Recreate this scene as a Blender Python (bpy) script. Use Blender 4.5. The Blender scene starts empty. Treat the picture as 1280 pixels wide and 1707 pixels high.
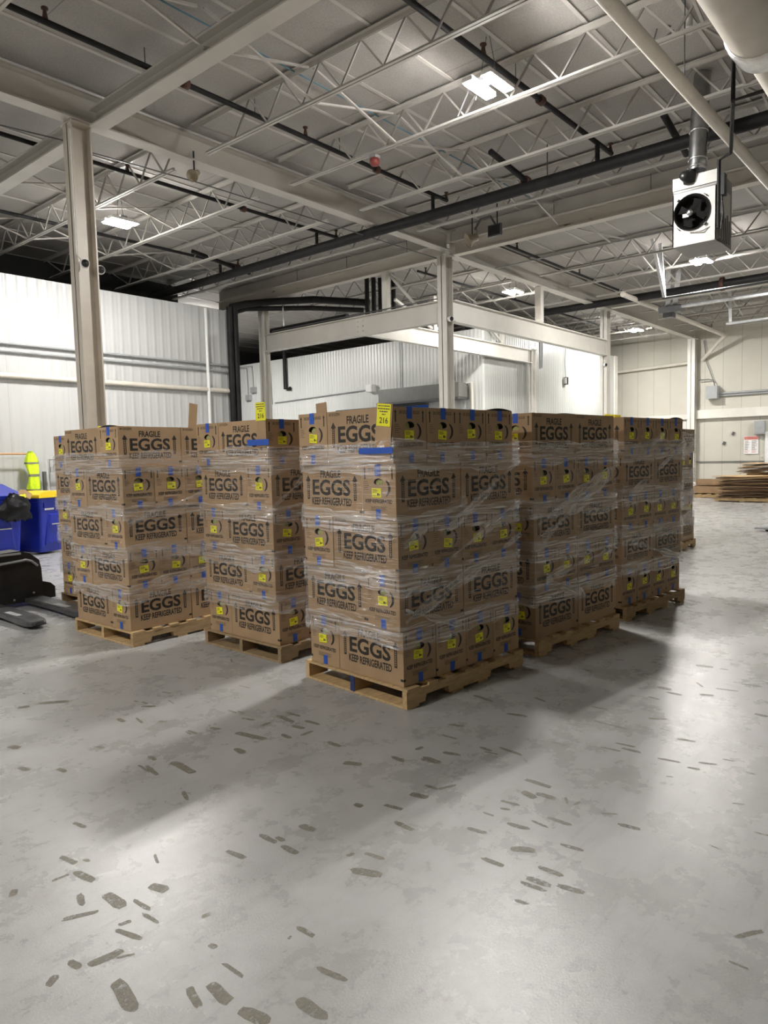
import bpy, math, random
from mathutils import Vector, Matrix
R = random.Random(7)
SC = bpy.context.scene
COL = SC.collection
PI = math.pi

# ------------------------------------------------------------------ camera, light level
CAM_H = 1.57
YAW, PITCH, ROLL, FPX = 0.704752313, -0.079161485, 0.0237811563, 1188.5
def make_camera():
    f = Vector((math.cos(YAW)*math.cos(PITCH), math.sin(YAW)*math.cos(PITCH), math.sin(PITCH)))
    r = Vector((math.sin(YAW), -math.cos(YAW), 0))
    d = f.cross(r)
    c, s = math.cos(ROLL), math.sin(ROLL)
    r2 = c*r + s*d
    d2 = -s*r + c*d
    cam = bpy.data.cameras.new('camera')
    cam.sensor_fit = 'HORIZONTAL'
    cam.sensor_width = 36.0
    cam.lens = 36.0*FPX/1280.0
    cam.clip_start = 0.05
    cam.clip_end = 200
    o = bpy.data.objects.new('camera', cam)
    COL.objects.link(o)
    m = Matrix.Identity(4)
    for i in range(3):
        m[i][0] = r2[i]; m[i][1] = -d2[i]; m[i][2] = -f[i]
    m[2][3] = CAM_H
    o.matrix_world = m
    SC.camera = o
make_camera()
SC.view_settings.view_transform = 'Standard'
SC.view_settings.look = 'None'
SC.view_settings.gamma = 1.0
SC.view_settings.use_curve_mapping = False
SC.view_settings.exposure = 2.2
W = bpy.data.worlds.new('world')
SC.world = W
W.use_nodes = True
W.node_tree.nodes['Background'].inputs[0].default_value = (0.8, 0.85, 1, 1)
W.node_tree.nodes['Background'].inputs[1].default_value = 0.03
LAMP_STRENGTH = 260.0          # emission of every high-bay LED panel
LAMP_COLOR = (1.0, 0.975, 0.93)
# every high-bay fixture: x, y, strength factor
LAMPS = [(6.9, 4.25, 1.0), (6.5, 11.1, 1.0), (16.2, 4.8, 1.0), (15.8, 9.1, 0.55), (23.8, 9.1, 1.0),
         (-2.4, 4.3, 1.0), (-2.4, 11.1, 0.8), (12.9, 18.5, 1.6), (24.0, 2.0, 1.0)]

# ------------------------------------------------------------------ materials
def new_mat(name):
    m = bpy.data.materials.new(name)
    m.use_nodes = True
    nt = m.node_tree
    b = nt.nodes['Principled BSDF']
    return m, nt, b
def node(nt, typ, **kw):
    n = nt.nodes.new(typ)
    for k, v in kw.items():
        setattr(n, k, v)
    return n
def ramp(nt, fac, stops):
    r = node(nt, 'ShaderNodeValToRGB')
    e = r.color_ramp.elements
    while len(e) < len(stops):
        e.new(0.5)
    for el, (p, c) in zip(e, stops):
        el.position = p
        el.color = (*c, 1) if len(c) == 3 else c
    nt.links.new(fac, r.inputs[0])
    return r.outputs[0]
def noise(nt, scale, detail=4, rough=0.55, vec=None, out=0):
    n = node(nt, 'ShaderNodeTexNoise')
    n.inputs['Scale'].default_value = scale
    n.inputs['Detail'].default_value = detail
    n.inputs['Roughness'].default_value = rough
    if vec is not None:
        nt.links.new(vec, n.inputs['Vector'])
    return n.outputs[out]
def objco(nt, scale=(1, 1, 1), kind='Object'):
    t = node(nt, 'ShaderNodeTexCoord')
    mp = node(nt, 'ShaderNodeMapping')
    mp.inputs['Scale'].default_value = scale
    nt.links.new(t.outputs[kind], mp.inputs['Vector'])
    return mp.outputs[0]
def bump(nt, b, h, strength=0.3, dist=0.01):
    n = node(nt, 'ShaderNodeBump')
    n.inputs['Strength'].default_value = strength
    n.inputs['Distance'].default_value = dist
    nt.links.new(h, n.inputs['Height'])
    nt.links.new(n.outputs[0], b.inputs['Normal'])
def mix(nt, f, a, c, mode='MIX'):
    n = node(nt, 'ShaderNodeMix', data_type='RGBA', blend_type=mode)
    for sock, v in ((n.inputs[0], f), (n.inputs[6], a), (n.inputs[7], c)):
        if hasattr(v, 'links'):
            nt.links.new(v, sock)
        else:
            sock.default_value = (*v, 1) if isinstance(v, tuple) else v
    return n.outputs[2]
def simple(name, col, rough=0.5, metal=0.0, var=0.12, scale=6, bmp=0.0, spec=0.5):
    m, nt, b = new_mat(name)
    v = objco(nt)
    f = noise(nt, scale, vec=v)
    c = ramp(nt, f, [(0.3, tuple(x*(1-var) for x in col)), (0.7, tuple(min(1, x*(1+var)) for x in col))])
    nt.links.new(c, b.inputs['Base Color'])
    b.inputs['Roughness'].default_value = rough
    b.inputs['Metallic'].default_value = metal
    b.inputs['Specular IOR Level'].default_value = spec
    if bmp:
        bump(nt, b, noise(nt, scale*12, vec=v), bmp, 0.003)
    return m
M = {}
def mat_floor():
    m, nt, b = new_mat('grey_epoxy_concrete')
    v = objco(nt)
    big = noise(nt, 0.45, 3, 0.5, v)
    c1 = ramp(nt, big, [(0.3, (0.35, 0.347, 0.342)), (0.7, (0.44, 0.437, 0.432))])
    mid = noise(nt, 3.2, 8, 0.7, v)
    c2 = ramp(nt, mid, [(0.30, (0.76, 0.755, 0.74)), (0.60, (1.0, 1.0, 1.0))])
    c = mix(nt, 1.0, c1, c2, 'MULTIPLY')
    vs = objco(nt, (1.2, 9, 1))
    st = noise(nt, 2.3, 6, 0.7, vs)
    c3 = ramp(nt, st, [(0.33, (0.80, 0.795, 0.785)), (0.44, (1, 1, 1))])
    c = mix(nt, 0.7, c, c3, 'MULTIPLY')
    sm = ramp(nt, noise(nt, 1.5, 9, 0.72, objco(nt, (1.0, 0.8, 1))), [(0.58, (0, 0, 0)), (0.80, (0.6, 0.6, 0.6))])
    c = mix(nt, sm, c, (0.20, 0.185, 0.145))
    fine = noise(nt, 130, 3, 0.7, v)
    c4 = ramp(nt, fine, [(0.28, (0.72, 0.71, 0.70)), (0.42, (1, 1, 1))])
    c = mix(nt, 0.8, c, c4, 'MULTIPLY')
    nt.links.new(c, b.inputs['Base Color'])
    rr = node(nt, 'ShaderNodeMapRange')
    rr.inputs['To Min'].default_value = 0.20
    rr.inputs['To Max'].default_value = 0.36
    nt.links.new(mid, rr.inputs['Value'])
    nt.links.new(rr.outputs[0], b.inputs['Roughness'])
    bump(nt, b, noise(nt, 120, 5, 0.7, v), 0.27, 0.0027)
    b.inputs['Specular IOR Level'].default_value = 0.5
    return m
def mat_stain():
    m, nt, b = new_mat('olive_brown_stain')
    v = objco(nt)
    f = noise(nt, 60, 4, 0.7, v)
    c = ramp(nt, f, [(0.3, (0.14, 0.125, 0.09)), (0.7, (0.235, 0.212, 0.165))])
    nt.links.new(c, b.inputs['Base Color'])
    b.inputs['Roughness'].default_value = 0.5
    tr = node(nt, 'ShaderNodeBsdfTransparent')
    mx = node(nt, 'ShaderNodeMixShader')
    a = ramp(nt, noise(nt, 38, 5, 0.75, v), [(0.34, (0.15, 0.15, 0.15)), (0.55, (0.88, 0.88, 0.88))])
    nt.links.new(a, mx.inputs[0])
    nt.links.new(tr.outputs[0], mx.inputs[1])
    nt.links.new(b.outputs[0], mx.inputs[2])
    nt.links.new(mx.outputs[0], nt.nodes['Material Output'].inputs[0])
    return m
def mat_deck():
    m, nt, b = new_mat('speckled_fibre_roof_deck')
    v = objco(nt)
    c1 = ramp(nt, noise(nt, 0.7, 5, 0.6, v), [(0.3, (0.39, 0.372, 0.35)), (0.7, (0.48, 0.46, 0.432))])
    c2 = ramp(nt, noise(nt, 55, 4, 0.8, v), [(0.3, (0.72, 0.71, 0.70)), (0.6, (1, 1, 1))])
    c = mix(nt, 1.0, c1, c2, 'MULTIPLY')
    # panel butt joints across the deck
    br = node(nt, 'ShaderNodeTexBrick')
    br.inputs['Scale'].default_value = 1.0
    br.inputs['Mortar Size'].default_value = 0.006
    br.inputs['Brick Width'].default_value = 2.4
    br.inputs['Row Height'].default_value = 0.843
    br.inputs['Color1'].default_value = (1, 1, 1, 1)
    br.inputs['Color2'].default_value = (0.93, 0.93, 0.93, 1)
    br.inputs['Mortar'].default_value = (0.6, 0.59, 0.57, 1)
    nt.links.new(v, br.inputs['Vector'])
    c = mix(nt, 1.0, c, br.outputs[0], 'MULTIPLY')
    nt.links.new(c, b.inputs['Base Color'])
    b.inputs['Roughness'].default_value = 0.9
    bump(nt, b, noise(nt, 80, 4, 0.8, v), 0.6, 0.008)
    return m
def mat_rib(name, axis, pitch, col, rough=0.32):
    """insulated metal panel: thin raised ribs across an axis, wide seams"""
    m, nt, b = new_mat(name)
    t = node(nt, 'ShaderNodeTexCoord')
    sp = node(nt, 'ShaderNodeSeparateXYZ')
    nt.links.new(t.outputs['Object'], sp.inputs[0])
    def tri(p, w):
        a = node(nt, 'ShaderNodeMath', operation='PINGPONG')
        nt.links.new(sp.outputs[axis], a.inputs[0])
        a.inputs[1].default_value = p/2
        r = node(nt, 'ShaderNodeMapRange', interpolation_type='SMOOTHSTEP')
        r.inputs['From Min'].default_value = 0
        r.inputs['From Max'].default_value = w
        r.inputs['To Min'].default_value = 1
        r.inputs['To Max'].default_value = 0
        nt.links.new(a.outputs[0], r.inputs['Value'])
        return r.outputs[0]
    rib = tri(pitch, pitch*0.32)
    seam = tri(1.13, 0.004)
    v = objco(nt, (1, 1, 0.25))
    dirt = ramp(nt, noise(nt, 1.1, 5, 0.6, v), [(0.3, tuple(x*0.93 for x in col)), (0.65, col)])
    c = mix(nt, seam, dirt, tuple(x*0.6 for x in col))
    nt.links.new(c, b.inputs['Base Color'])
    b.inputs['Roughness'].default_value = rough
    bump(nt, b, rib, 0.8, 0.012*pitch/0.19)
    return m
def mat_panel_wall():
    m, nt, b = new_mat('cream_painted_wall_panels')
    t = node(nt, 'ShaderNodeTexCoord')
    sp = node(nt, 'ShaderNodeSeparateXYZ')
    nt.links.new(t.outputs['Object'], sp.inputs[0])
    a = node(nt, 'ShaderNodeMath', operation='PINGPONG')
    nt.links.new(sp.outputs[1], a.inputs[0])
    a.inputs[1].default_value = 0.305
    r = node(nt, 'ShaderNodeMapRange')
    r.inputs['From Max'].default_value = 0.018
    r.inputs['To Min'].default_value = 1
    r.inputs['To Max'].default_value = 0
    nt.links.new(a.outputs[0], r.inputs['Value'])
    v = objco(nt)
    base = ramp(nt, noise(nt, 0.8, 5, 0.6, v), [(0.3, (0.50, 0.478, 0.41)), (0.7, (0.57, 0.55, 0.48))])
    c = mix(nt, r.outputs[0], base, (0.36, 0.345, 0.30))
    nt.links.new(c, b.inputs['Base Color'])
    b.inputs['Roughness'].default_value = 0.55
    return m
def mat_card(name='corrugated_cardboard', col=(0.41, 0.277, 0.160)):
    m, nt, b = new_mat(name)
    oi = node(nt, 'ShaderNodeObjectInfo')
    v = objco(nt)
    add = node(nt, 'ShaderNodeVectorMath', operation='ADD')
    nt.links.new(v, add.inputs[0])
    nt.links.new(oi.outputs['Location'], add.inputs[1])
    c1 = ramp(nt, noise(nt, 5, 4, 0.6, add.outputs[0]), [(0.3, tuple(x*0.9 for x in col)), (0.7, tuple(x*1.08 for x in col))])
    c2 = ramp(nt, oi.outputs['Random'], [(0, (0.88, 0.88, 0.88)), (1, (1.08, 1.07, 1.05))])
    c = mix(nt, 1.0, c1, c2, 'MULTIPLY')
    nt.links.new(c, b.inputs['Base Color'])
    b.inputs['Roughness'].default_value = 0.62
    b.inputs['Specular IOR Level'].default_value = 0.3
    wv = objco(nt, (1, 1, 1))
    n = noise(nt, 9, 3, 0.5, wv)
    bump(nt, b, n, 0.25, 0.01)
    return m
def mat_wood(name, col):
    m, nt, b = new_mat(name)
    oi = node(nt, 'ShaderNodeObjectInfo')
    v = objco(nt, (2.5, 14, 14))
    add = node(nt, 'ShaderNodeVectorMath', operation='ADD')
    nt.links.new(v, add.inputs[0])
    nt.links.new(oi.outputs['Location'], add.inputs[1])
    f = noise(nt, 3.0, 6, 0.65, add.outputs[0])
    c1 = ramp(nt, f, [(0.25, tuple(x*0.55 for x in col)), (0.5, col), (0.75, tuple(min(1, x*1.25) for x in col))])
    c2 = ramp(nt, oi.outputs['Random'], [(0, (0.75, 0.73, 0.70)), (1, (1.12, 1.1, 1.05))])
    c = mix(nt, 1.0, c1, c2, 'MULTIPLY')
    nt.links.new(c, b.inputs['Base Color'])
    b.inputs['Roughness'].default_value = 0.7
    bump(nt, b, f, 0.4, 0.004)
    return m
def mat_film(name, lo, hi, thr):
    m, nt, b = new_mat(name)
    nt.nodes.remove(b)
    uv = node(nt, 'ShaderNodeTexCoord')
    mp = node(nt, 'ShaderNodeMapping')
    mp.inputs['Scale'].default_value = (2.6, 60, 1)
    nt.links.new(uv.outputs['UV'], mp.inputs['Vector'])
    f = noise(nt, 1.0, 7, 0.72, mp.outputs[0])
    mp2 = node(nt, 'ShaderNodeMapping')
    mp2.inputs['Scale'].default_value = (6.0, 95, 1)
    mp2.inputs['Rotation'].default_value = (0, 0, 0.05)
    nt.links.new(uv.outputs['UV'], mp2.inputs['Vector'])
    f2 = noise(nt, 1.0, 5, 0.7, mp2.outputs[0])
    dens = ramp(nt, f, [(thr, (lo, lo, lo)), (thr+0.09, (0.3*hi, 0.3*hi, 0.3*hi)), (0.72, (hi, hi, hi))])
    line = ramp(nt, f2, [(0.575, (0, 0, 0)), (0.655, (2.2*hi, 2.2*hi, 2.2*hi))])  # white streaks painted in as glints off the wrinkles
    mxm = node(nt, 'ShaderNodeMath', operation='MAXIMUM', use_clamp=True)
    nt.links.new(dens, mxm.inputs[0])
    nt.links.new(line, mxm.inputs[1])
    dens = mxm.outputs[0]
    bn = node(nt, 'ShaderNodeBump')
    bn.inputs['Strength'].default_value = 1.0
    bn.inputs['Distance'].default_value = 0.0035
    ad = node(nt, 'ShaderNodeMath', operation='ADD')
    nt.links.new(f, ad.inputs[0])
    nt.links.new(f2, ad.inputs[1])
    nt.links.new(ad.outputs[0], bn.inputs['Height'])
    gl = node(nt, 'ShaderNodeBsdfGlossy')
    gl.inputs['Color'].default_value = (1, 1, 1, 1)
    gl.inputs['Roughness'].default_value = 0.14
    nt.links.new(bn.outputs[0], gl.inputs['Normal'])
    df = node(nt, 'ShaderNodeBsdfTranslucent')
    df.inputs['Color'].default_value = (0.9, 0.9, 0.9, 1)
    d2 = node(nt, 'ShaderNodeBsdfDiffuse')
    d2.inputs['Color'].default_value = (0.9, 0.9, 0.92, 1)
    md = node(nt, 'ShaderNodeMixShader')
    md.inputs[0].default_value = 0.65
    nt.links.new(df.outputs[0], md.inputs[1])
    nt.links.new(d2.outputs[0], md.inputs[2])
    m1 = node(nt, 'ShaderNodeMixShader')
    m1.inputs[0].default_value = 0.55
    nt.links.new(md.outputs[0], m1.inputs[1])
    nt.links.new(gl.outputs[0], m1.inputs[2])
    tr = node(nt, 'ShaderNodeBsdfTransparent')
    tr.inputs['Color'].default_value = (0.97, 0.97, 0.97, 1)
    mx = node(nt, 'ShaderNodeMixShader')
    nt.links.new(dens, mx.inputs[0])
    nt.links.new(tr.outputs[0], mx.inputs[1])
    nt.links.new(m1.outputs[0], mx.inputs[2])
    nt.links.new(mx.outputs[0], nt.nodes['Material Output'].inputs[0])
    return m
def mat_emit(name, col, s):
    m, nt, b = new_mat(name)
    nt.nodes.remove(b)
    e = node(nt, 'ShaderNodeEmission')
    e.inputs[0].default_value = (*col, 1)
    e.inputs[1].default_value = s
    nt.links.new(e.outputs[0], nt.nodes['Material Output'].inputs[0])
    return m
def mat_rusty(name, col):
    m, nt, b = new_mat(name)
    v = objco(nt, (1, 0.6, 3))
    f = noise(nt, 3.2, 6, 0.75, v)
    c = ramp(nt, f, [(0.0, (0.16, 0.07, 0.03)), (0.335, (0.20, 0.09, 0.045)), (0.35, tuple(x*0.9 for x in col)), (0.7, col)])
    nt.links.new(c, b.inputs['Base Color'])
    b.inputs['Roughness'].default_value = 0.5
    return m
M['floor'] = mat_floor()
M['stain'] = mat_stain()
M['deck'] = mat_deck()
M['ribx'] = mat_rib('white_ribbed_wall_panel_left', 0, 0.19, (0.50, 0.505, 0.50))
M['riby'] = mat_rib('white_ribbed_wall_panel_back', 1, 0.125, (0.66, 0.67, 0.65))
M['ribx2'] = mat_rib('white_ribbed_wall_panel_cooler', 0, 0.125, (0.48, 0.49, 0.47))
M['cream'] = mat_panel_wall()
M['steel'] = simple('off_white_painted_steel', (0.53, 0.505, 0.462), 0.45, var=0.07, scale=2)
M['steel2'] = simple('cream_painted_steel', (0.68, 0.655, 0.60), 0.45, var=0.06, scale=2)
M['colm'] = simple('beige_painted_column_steel', (0.53, 0.48, 0.41), 0.4, var=0.10, scale=3)
M['joist'] = simple('light_grey_painted_joist_steel', (0.50, 0.478, 0.445), 0.5, var=0.08, scale=3)
M['web'] = simple('shaded_joist_rod', (0.27, 0.255, 0.235), 0.5, var=0.25, scale=2)  # darker copy for alternate web bars, shading of one bent rod as colour
M['rusty'] = mat_rusty('white_steel_with_rust_spots', (0.60, 0.56, 0.50))
M['black_pipe'] = simple('black_iron_pipe', (0.014, 0.0135, 0.0135), 0.6, var=0.3, spec=0.25)
M['white_pipe'] = simple('white_insulated_pipe', (0.62, 0.58, 0.51), 0.5, var=0.06)
M['rust'] = simple('rust_brown_fitting', (0.075, 0.03, 0.02), 0.7, var=0.3)
M['red'] = simple('dull_red_fitting', (0.19, 0.035, 0.03), 0.5)
M['galv'] = simple('galvanized_steel', (0.48, 0.49, 0.50), 0.28, metal=1.0, var=0.2, scale=9)
M['bright_galv'] = simple('bright_galvanized_strap', (0.70, 0.71, 0.72), 0.35, metal=0.35, var=0.15, scale=9)
M['foil'] = simple('silver_foil', (0.78, 0.78, 0.78), 0.18, metal=1.0, var=0.15, scale=20, bmp=1.0)
M['grey_metal'] = simple('grey_enclosure_metal', (0.33, 0.34, 0.345), 0.4, var=0.08)
M['air_curtain'] = simple('olive_grey_enamel', (0.19, 0.19, 0.175), 0.4, var=0.1)
M['dark_metal'] = simple('dark_grey_metal', (0.09, 0.09, 0.092), 0.4, var=0.15)
M['heater'] = simple('pale_grey_heater_steel', (0.48, 0.47, 0.45), 0.4, var=0.10, metal=0.15)
M['heater_dark'] = simple('grey_heater_side_steel', (0.20, 0.195, 0.19), 0.4, var=0.1, metal=0.3)
M['black'] = simple('black_plastic', (0.012, 0.012, 0.013), 0.35, var=0.3)
M['fan_black'] = simple('dull_black_fan', (0.010, 0.0095, 0.009), 0.8, var=0.3, spec=0.1)  # dull near-black puts the darkness inside the fan opening into the colour
M['black_rubber'] = simple('black_painted_steel', (0.016, 0.016, 0.017), 0.3, var=0.3)
M['fork'] = simple('worn_black_fork_steel', (0.045, 0.045, 0.047), 0.35, var=0.4, scale=9)
M['bag'] = simple('black_trash_bag_plastic', (0.005, 0.005, 0.006), 0.3, var=0.3, scale=5, bmp=0.6, spec=0.25)
M['blue_bin'] = simple('royal_blue_plastic', (0.008, 0.022, 0.30), 0.38, var=0.12)
M['yellow_lid'] = simple('yellow_plastic', (0.80, 0.56, 0.012), 0.4, var=0.05)
M['white_plastic'] = simple('white_plastic', (0.75, 0.75, 0.74), 0.4, var=0.04)
M['lime'] = simple('lime_high_visibility_fabric', (0.62, 0.85, 0.02), 0.75, var=0.14, scale=30)
M['reflective'] = simple('grey_reflective_tape', (0.20, 0.21, 0.15), 0.45, var=0.1)
M['card'] = mat_card()
M['card_pale'] = mat_card('pale_sheet_cardboard', (0.50, 0.33, 0.17))
M['card_dark'] = mat_card('dark_sheet_cardboard', (0.21, 0.135, 0.08))
M['ink'] = simple('dark_brown_print', (0.020, 0.014, 0.010), 0.6, var=0.1)
M['ink_soft'] = simple('faded_brown_print', (0.085, 0.055, 0.033), 0.6, var=0.1)
M['hole'] = simple('box_inside_shade', (0.015, 0.012, 0.01), 0.9, var=0.1)  # near-black stands in for shade inside hand holes and under flaps
M['tray'] = simple('yellow_green_egg_tray', (0.42, 0.42, 0.14), 0.7, var=0.35, scale=40)
M['yellow_label'] = simple('fluorescent_yellow_label', (0.84, 0.80, 0.015), 0.5, var=0.03)
M['blue_tape'] = simple('blue_masking_tape', (0.012, 0.085, 0.46), 0.5, var=0.08, scale=30)
M['paper'] = simple('white_paper', (0.78, 0.78, 0.77), 0.6, var=0.03)
M['pink_print'] = simple('faded_red_print', (0.60, 0.20, 0.17), 0.6, var=0.1)
M['wood'] = mat_wood('pale_pallet_wood', (0.50, 0.35, 0.18))
M['wood_dark'] = mat_wood('weathered_pallet_wood', (0.30, 0.21, 0.115))
M['blue_paint'] = simple('blue_painted_wood', (0.015, 0.03, 0.13), 0.5)
M['film'] = mat_film('clear_stretch_film', 0.02, 0.30, 0.50)
M['film2'] = mat_film('bunched_stretch_film', 0.07, 1.0, 0.44)
M['lamp'] = mat_emit('led_panel_light', LAMP_COLOR, LAMP_STRENGTH)
M['shade'] = simple('attic_darkness', (0.02, 0.02, 0.02), 0.9)  # near-black puts the darkness of the unlit attic into the colour
M['orange_wood'] = simple('orange_wood_pole', (0.55, 0.30, 0.13), 0.6)
M['blue_cable'] = simple('teal_cable', (0.10, 0.22, 0.28), 0.5)
M['speaker'] = simple('tan_horn_plastic', (0.33, 0.28, 0.20), 0.5, var=0.15)

# ------------------------------------------------------------------ mesh builder
class MB:
    def __init__(self):
        self.v = []; self.f = []; self.m = []; self.mats = []; self.uv = None; self.smooth = []
    def mi(self, m):
        if m not in self.mats:
            self.mats.append(m)
        return self.mats.index(m)
    def add(self, vs, fs, m, sm=False):
        o = len(self.v)
        self.v += [tuple(x) for x in vs]
        k = self.mi(m)
        for f in fs:
            self.f.append([i+o for i in f]); self.m.append(k); self.smooth.append(sm)
        return self
    def box(self, c, s, m, rot=None):
        hx, hy, hz = s[0]/2, s[1]/2, s[2]/2
        vs = [Vector((x*hx, y*hy, z*hz)) for z in (-1, 1) for y in (-1, 1) for x in (-1, 1)]
        if rot is not None:
            vs = [rot @ p for p in vs]
        vs = [p + Vector(c) for p in vs]
        return self.add(vs, [(0, 2, 3, 1), (4, 5, 7, 6), (0, 1, 5, 4), (2, 6, 7, 3), (0, 4, 6, 2), (1, 3, 7, 5)], m)
    def bx(self, x0, x1, y0, y1, z0, z1, m):
        return self.box(((x0+x1)/2, (y0+y1)/2, (z0+z1)/2), (abs(x1-x0), abs(y1-y0), abs(z1-z0)), m)
    def frame(self, p0, p1, up=(0, 0, 1)):
        a = (Vector(p1)-Vector(p0)).normalized()
        u = Vector(up)
        if abs(a.dot(u)) > 0.98:
            u = Vector((1, 0, 0))
        s = a.cross(u).normalized()
        t = s.cross(a).normalized()
        return a, s, t
    def bar(self, p0, p1, w, h, m, up=(0, 0, 1)):
        a, s, t = self.frame(p0, p1, up)
        vs = []
        for p in (Vector(p0), Vector(p1)):
            for i, j in ((-1, -1), (1, -1), (1, 1), (-1, 1)):
                vs.append(p + s*(i*w/2) + t*(j*h/2))
        return self.add(vs, [(3, 2, 1, 0), (4, 5, 6, 7), (0, 1, 5, 4), (1, 2, 6, 5), (2, 3, 7, 6), (3, 0, 4, 7)], m)
    def tube(self, pts, r, m, n=10, caps=True):
        pts = [Vector(p) for p in pts]
        rings = []
        for i, p in enumerate(pts):
            d = (pts[min(i+1, len(pts)-1)] - pts[max(i-1, 0)]).normalized()
            u = Vector((0, 0, 1)) if abs(d.z) < 0.95 else Vector((1, 0, 0))
            s = d.cross(u).normalized(); t = s.cross(d)
            rr = r[i] if isinstance(r, (list, tuple)) else r
            rings.append([p + (s*math.cos(2*PI*k/n) + t*math.sin(2*PI*k/n))*rr for k in range(n)])
        vs = [v for ring in rings for v in ring]
        fs = []
        for i in range(len(rings)-1):
            for k in range(n):
                a = i*n+k; b = i*n+(k+1) % n
                fs.append((a, b, b+n, a+n))
        self.add(vs, fs, m, True)
        if caps:
            o = (len(rings)-1)*n
            self.add([vs[k] for k in range(n)], [tuple(range(n))[::-1]], m)
            self.add([vs[o+k] for k in range(n)], [tuple(range(n))], m)
        return self
    def lathe(self, c, axis, prof, m, n=20):
        """prof: list of (distance along axis, radius)"""
        a = Vector(axis).normalized()
        u = Vector((0, 0, 1)) if abs(a.z) < 0.95 else Vector((1, 0, 0))
        s = a.cross(u).normalized(); t = s.cross(a)
        vs = []
        for d, r in prof:
            for k in range(n):
                vs.append(Vector(c) + a*d + (s*math.cos(2*PI*k/n)+t*math.sin(2*PI*k/n))*max(r, 1e-4))
        fs = []
        for i in range(len(prof)-1):
            for k in range(n):
                p = i*n+k; q = i*n+(k+1) % n
                fs.append((p, q, q+n, p+n))
        return self.add(vs, fs, m, True)
    def prism(self, poly, y0, y1, m, tf=None):
        """poly in (x,z), extruded along y; tf maps Vector"""
        n = len(poly)
        vs = [Vector((x, y0, z)) for x, z in poly] + [Vector((x, y1, z)) for x, z in poly]
        if tf is not None:
            vs = [tf @ p for p in vs]
        fs = [tuple(range(n)), tuple(range(2*n-1, n-1, -1))]
        for i in range(n):
            j = (i+1) % n
            fs.append((i, i+n, j+n, j))
        return self.add(vs, fs, m)
    def mesh(self, name):
        me = bpy.data.meshes.new(name)
        me.from_pydata(self.v, [], self.f)
        for m in self.mats:
            me.materials.append(M[m])
        for i, p in enumerate(me.polygons):
            p.material_index = self.m[i]
            p.use_smooth = self.smooth[i]
        me.update()
        return me
    def build(self, name, parent=None, loc=None, rotz=None):
        o = bpy.data.objects.new(name, self.mesh(name))
        COL.objects.link(o)
        if parent is not None:
            o.parent = parent
        if loc is not None:
            o.location = loc
        if rotz is not None:
            o.rotation_euler = (0, 0, rotz)
        return o
def tag(o, label=None, cat=None, group=None, kind=None):
    if label: o['label'] = label
    if cat: o['category'] = cat
    if group: o['group'] = group
    if kind: o['kind'] = kind
    return o
def empty(name, loc, rotz=0.0, label=None, cat=None, group=None):
    o = bpy.data.objects.new(name, None)
    o.empty_display_size = 0.1
    COL.objects.link(o)
    o.location = loc
    o.rotation_euler = (0, 0, rotz)
    return tag(o, label, cat, group)
def copy_tree(o, parent=None):
    c = o.copy()
    COL.objects.link(c)
    if parent is not None:
        c.parent = parent
    for ch in list(o.children):
        copy_tree(ch, c)
    return c
ORD = ['first', 'second', 'third', 'fourth', 'fifth', 'sixth', 'seventh', 'eighth', 'ninth', 'tenth', 'eleventh', 'twelfth']

# text to plain geometry, fitted to a rectangle
_tc = {}
def text_geo(s, bold=0.0):
    k = (s, bold)
    if k in _tc:
        return _tc[k]
    cu = bpy.data.curves.new('t', 'FONT')
    cu.body = s
    cu.offset = bold
    cu.resolution_u = 3
    cu.fill_mode = 'FRONT' if hasattr(cu, 'fill_mode') else cu.fill_mode
    ob = bpy.data.objects.new('t', cu)
    COL.objects.link(ob)
    dg = bpy.context.evaluated_depsgraph_get()
    me = bpy.data.meshes.new_from_object(ob.evaluated_get(dg))
    vs = [(v.co.x, v.co.y) for v in me.vertices]
    fs = [tuple(p.vertices) for p in me.polygons]
    bpy.data.objects.remove(ob)
    bpy.data.meshes.remove(me)
    bpy.data.curves.remove(cu)
    x0 = min(v[0] for v in vs); x1 = max(v[0] for v in vs)
    y0 = min(v[1] for v in vs); y1 = max(v[1] for v in vs)
    vs = [((x-x0)/(x1-x0), (y-y0)/(y1-y0)) for x, y in vs]
    _tc[k] = (vs, fs)
    return _tc[k]
class Face2D:
    """a drawing frame on a plane: origin = top left seen from outside, U to the right, V down"""
    def __init__(self, mb, o, U, V, w, h, off=0.0006):
        self.mb = mb; self.o = Vector(o); self.U = Vector(U); self.V = Vector(V); self.w = w; self.h = h
        self.n = self.V.cross(self.U).normalized()*off
        self.k = 1.0
    def p(self, u, v):
        return self.o + self.U*(u*self.w) + self.V*(v*self.h) + self.n*self.k
    def text(self, s, u0, u1, v0, v1, m, bold=0.0):
        vs, fs = text_geo(s, bold)
        self.mb.add([self.p(u0+(u1-u0)*x, v1+(v0-v1)*y) for x, y in vs], fs, m)
    def poly(self, pts, m):
        self.mb.add([self.p(u, v) for u, v in pts], [tuple(range(len(pts)))[::-1]], m)
    def rect(self, u0, u1, v0, v1, m):
        self.poly([(u0, v0), (u1, v0), (u1, v1), (u0, v1)], m)
    def arrow(self, uc, w, v0, v1, m, inner=True):
        hv = (v1-v0)*0.24
        self.poly([(uc, v0), (uc+w/2, v0+hv), (uc-w/2, v0+hv)], m)
        self.rect(uc-w*0.24, uc+w*0.24, v0+hv, v1, m)
        if inner:
            self.k = 2.0
            n = 8
            for i in range(n):
                a = v0+hv+0.02+(v1-v0-hv-0.04)*i/n
                self.rect(uc-w*0.10, uc+w*0.10, a, a+(v1-v0-hv)*0.07, 'card')
            self.k = 1.0

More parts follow.
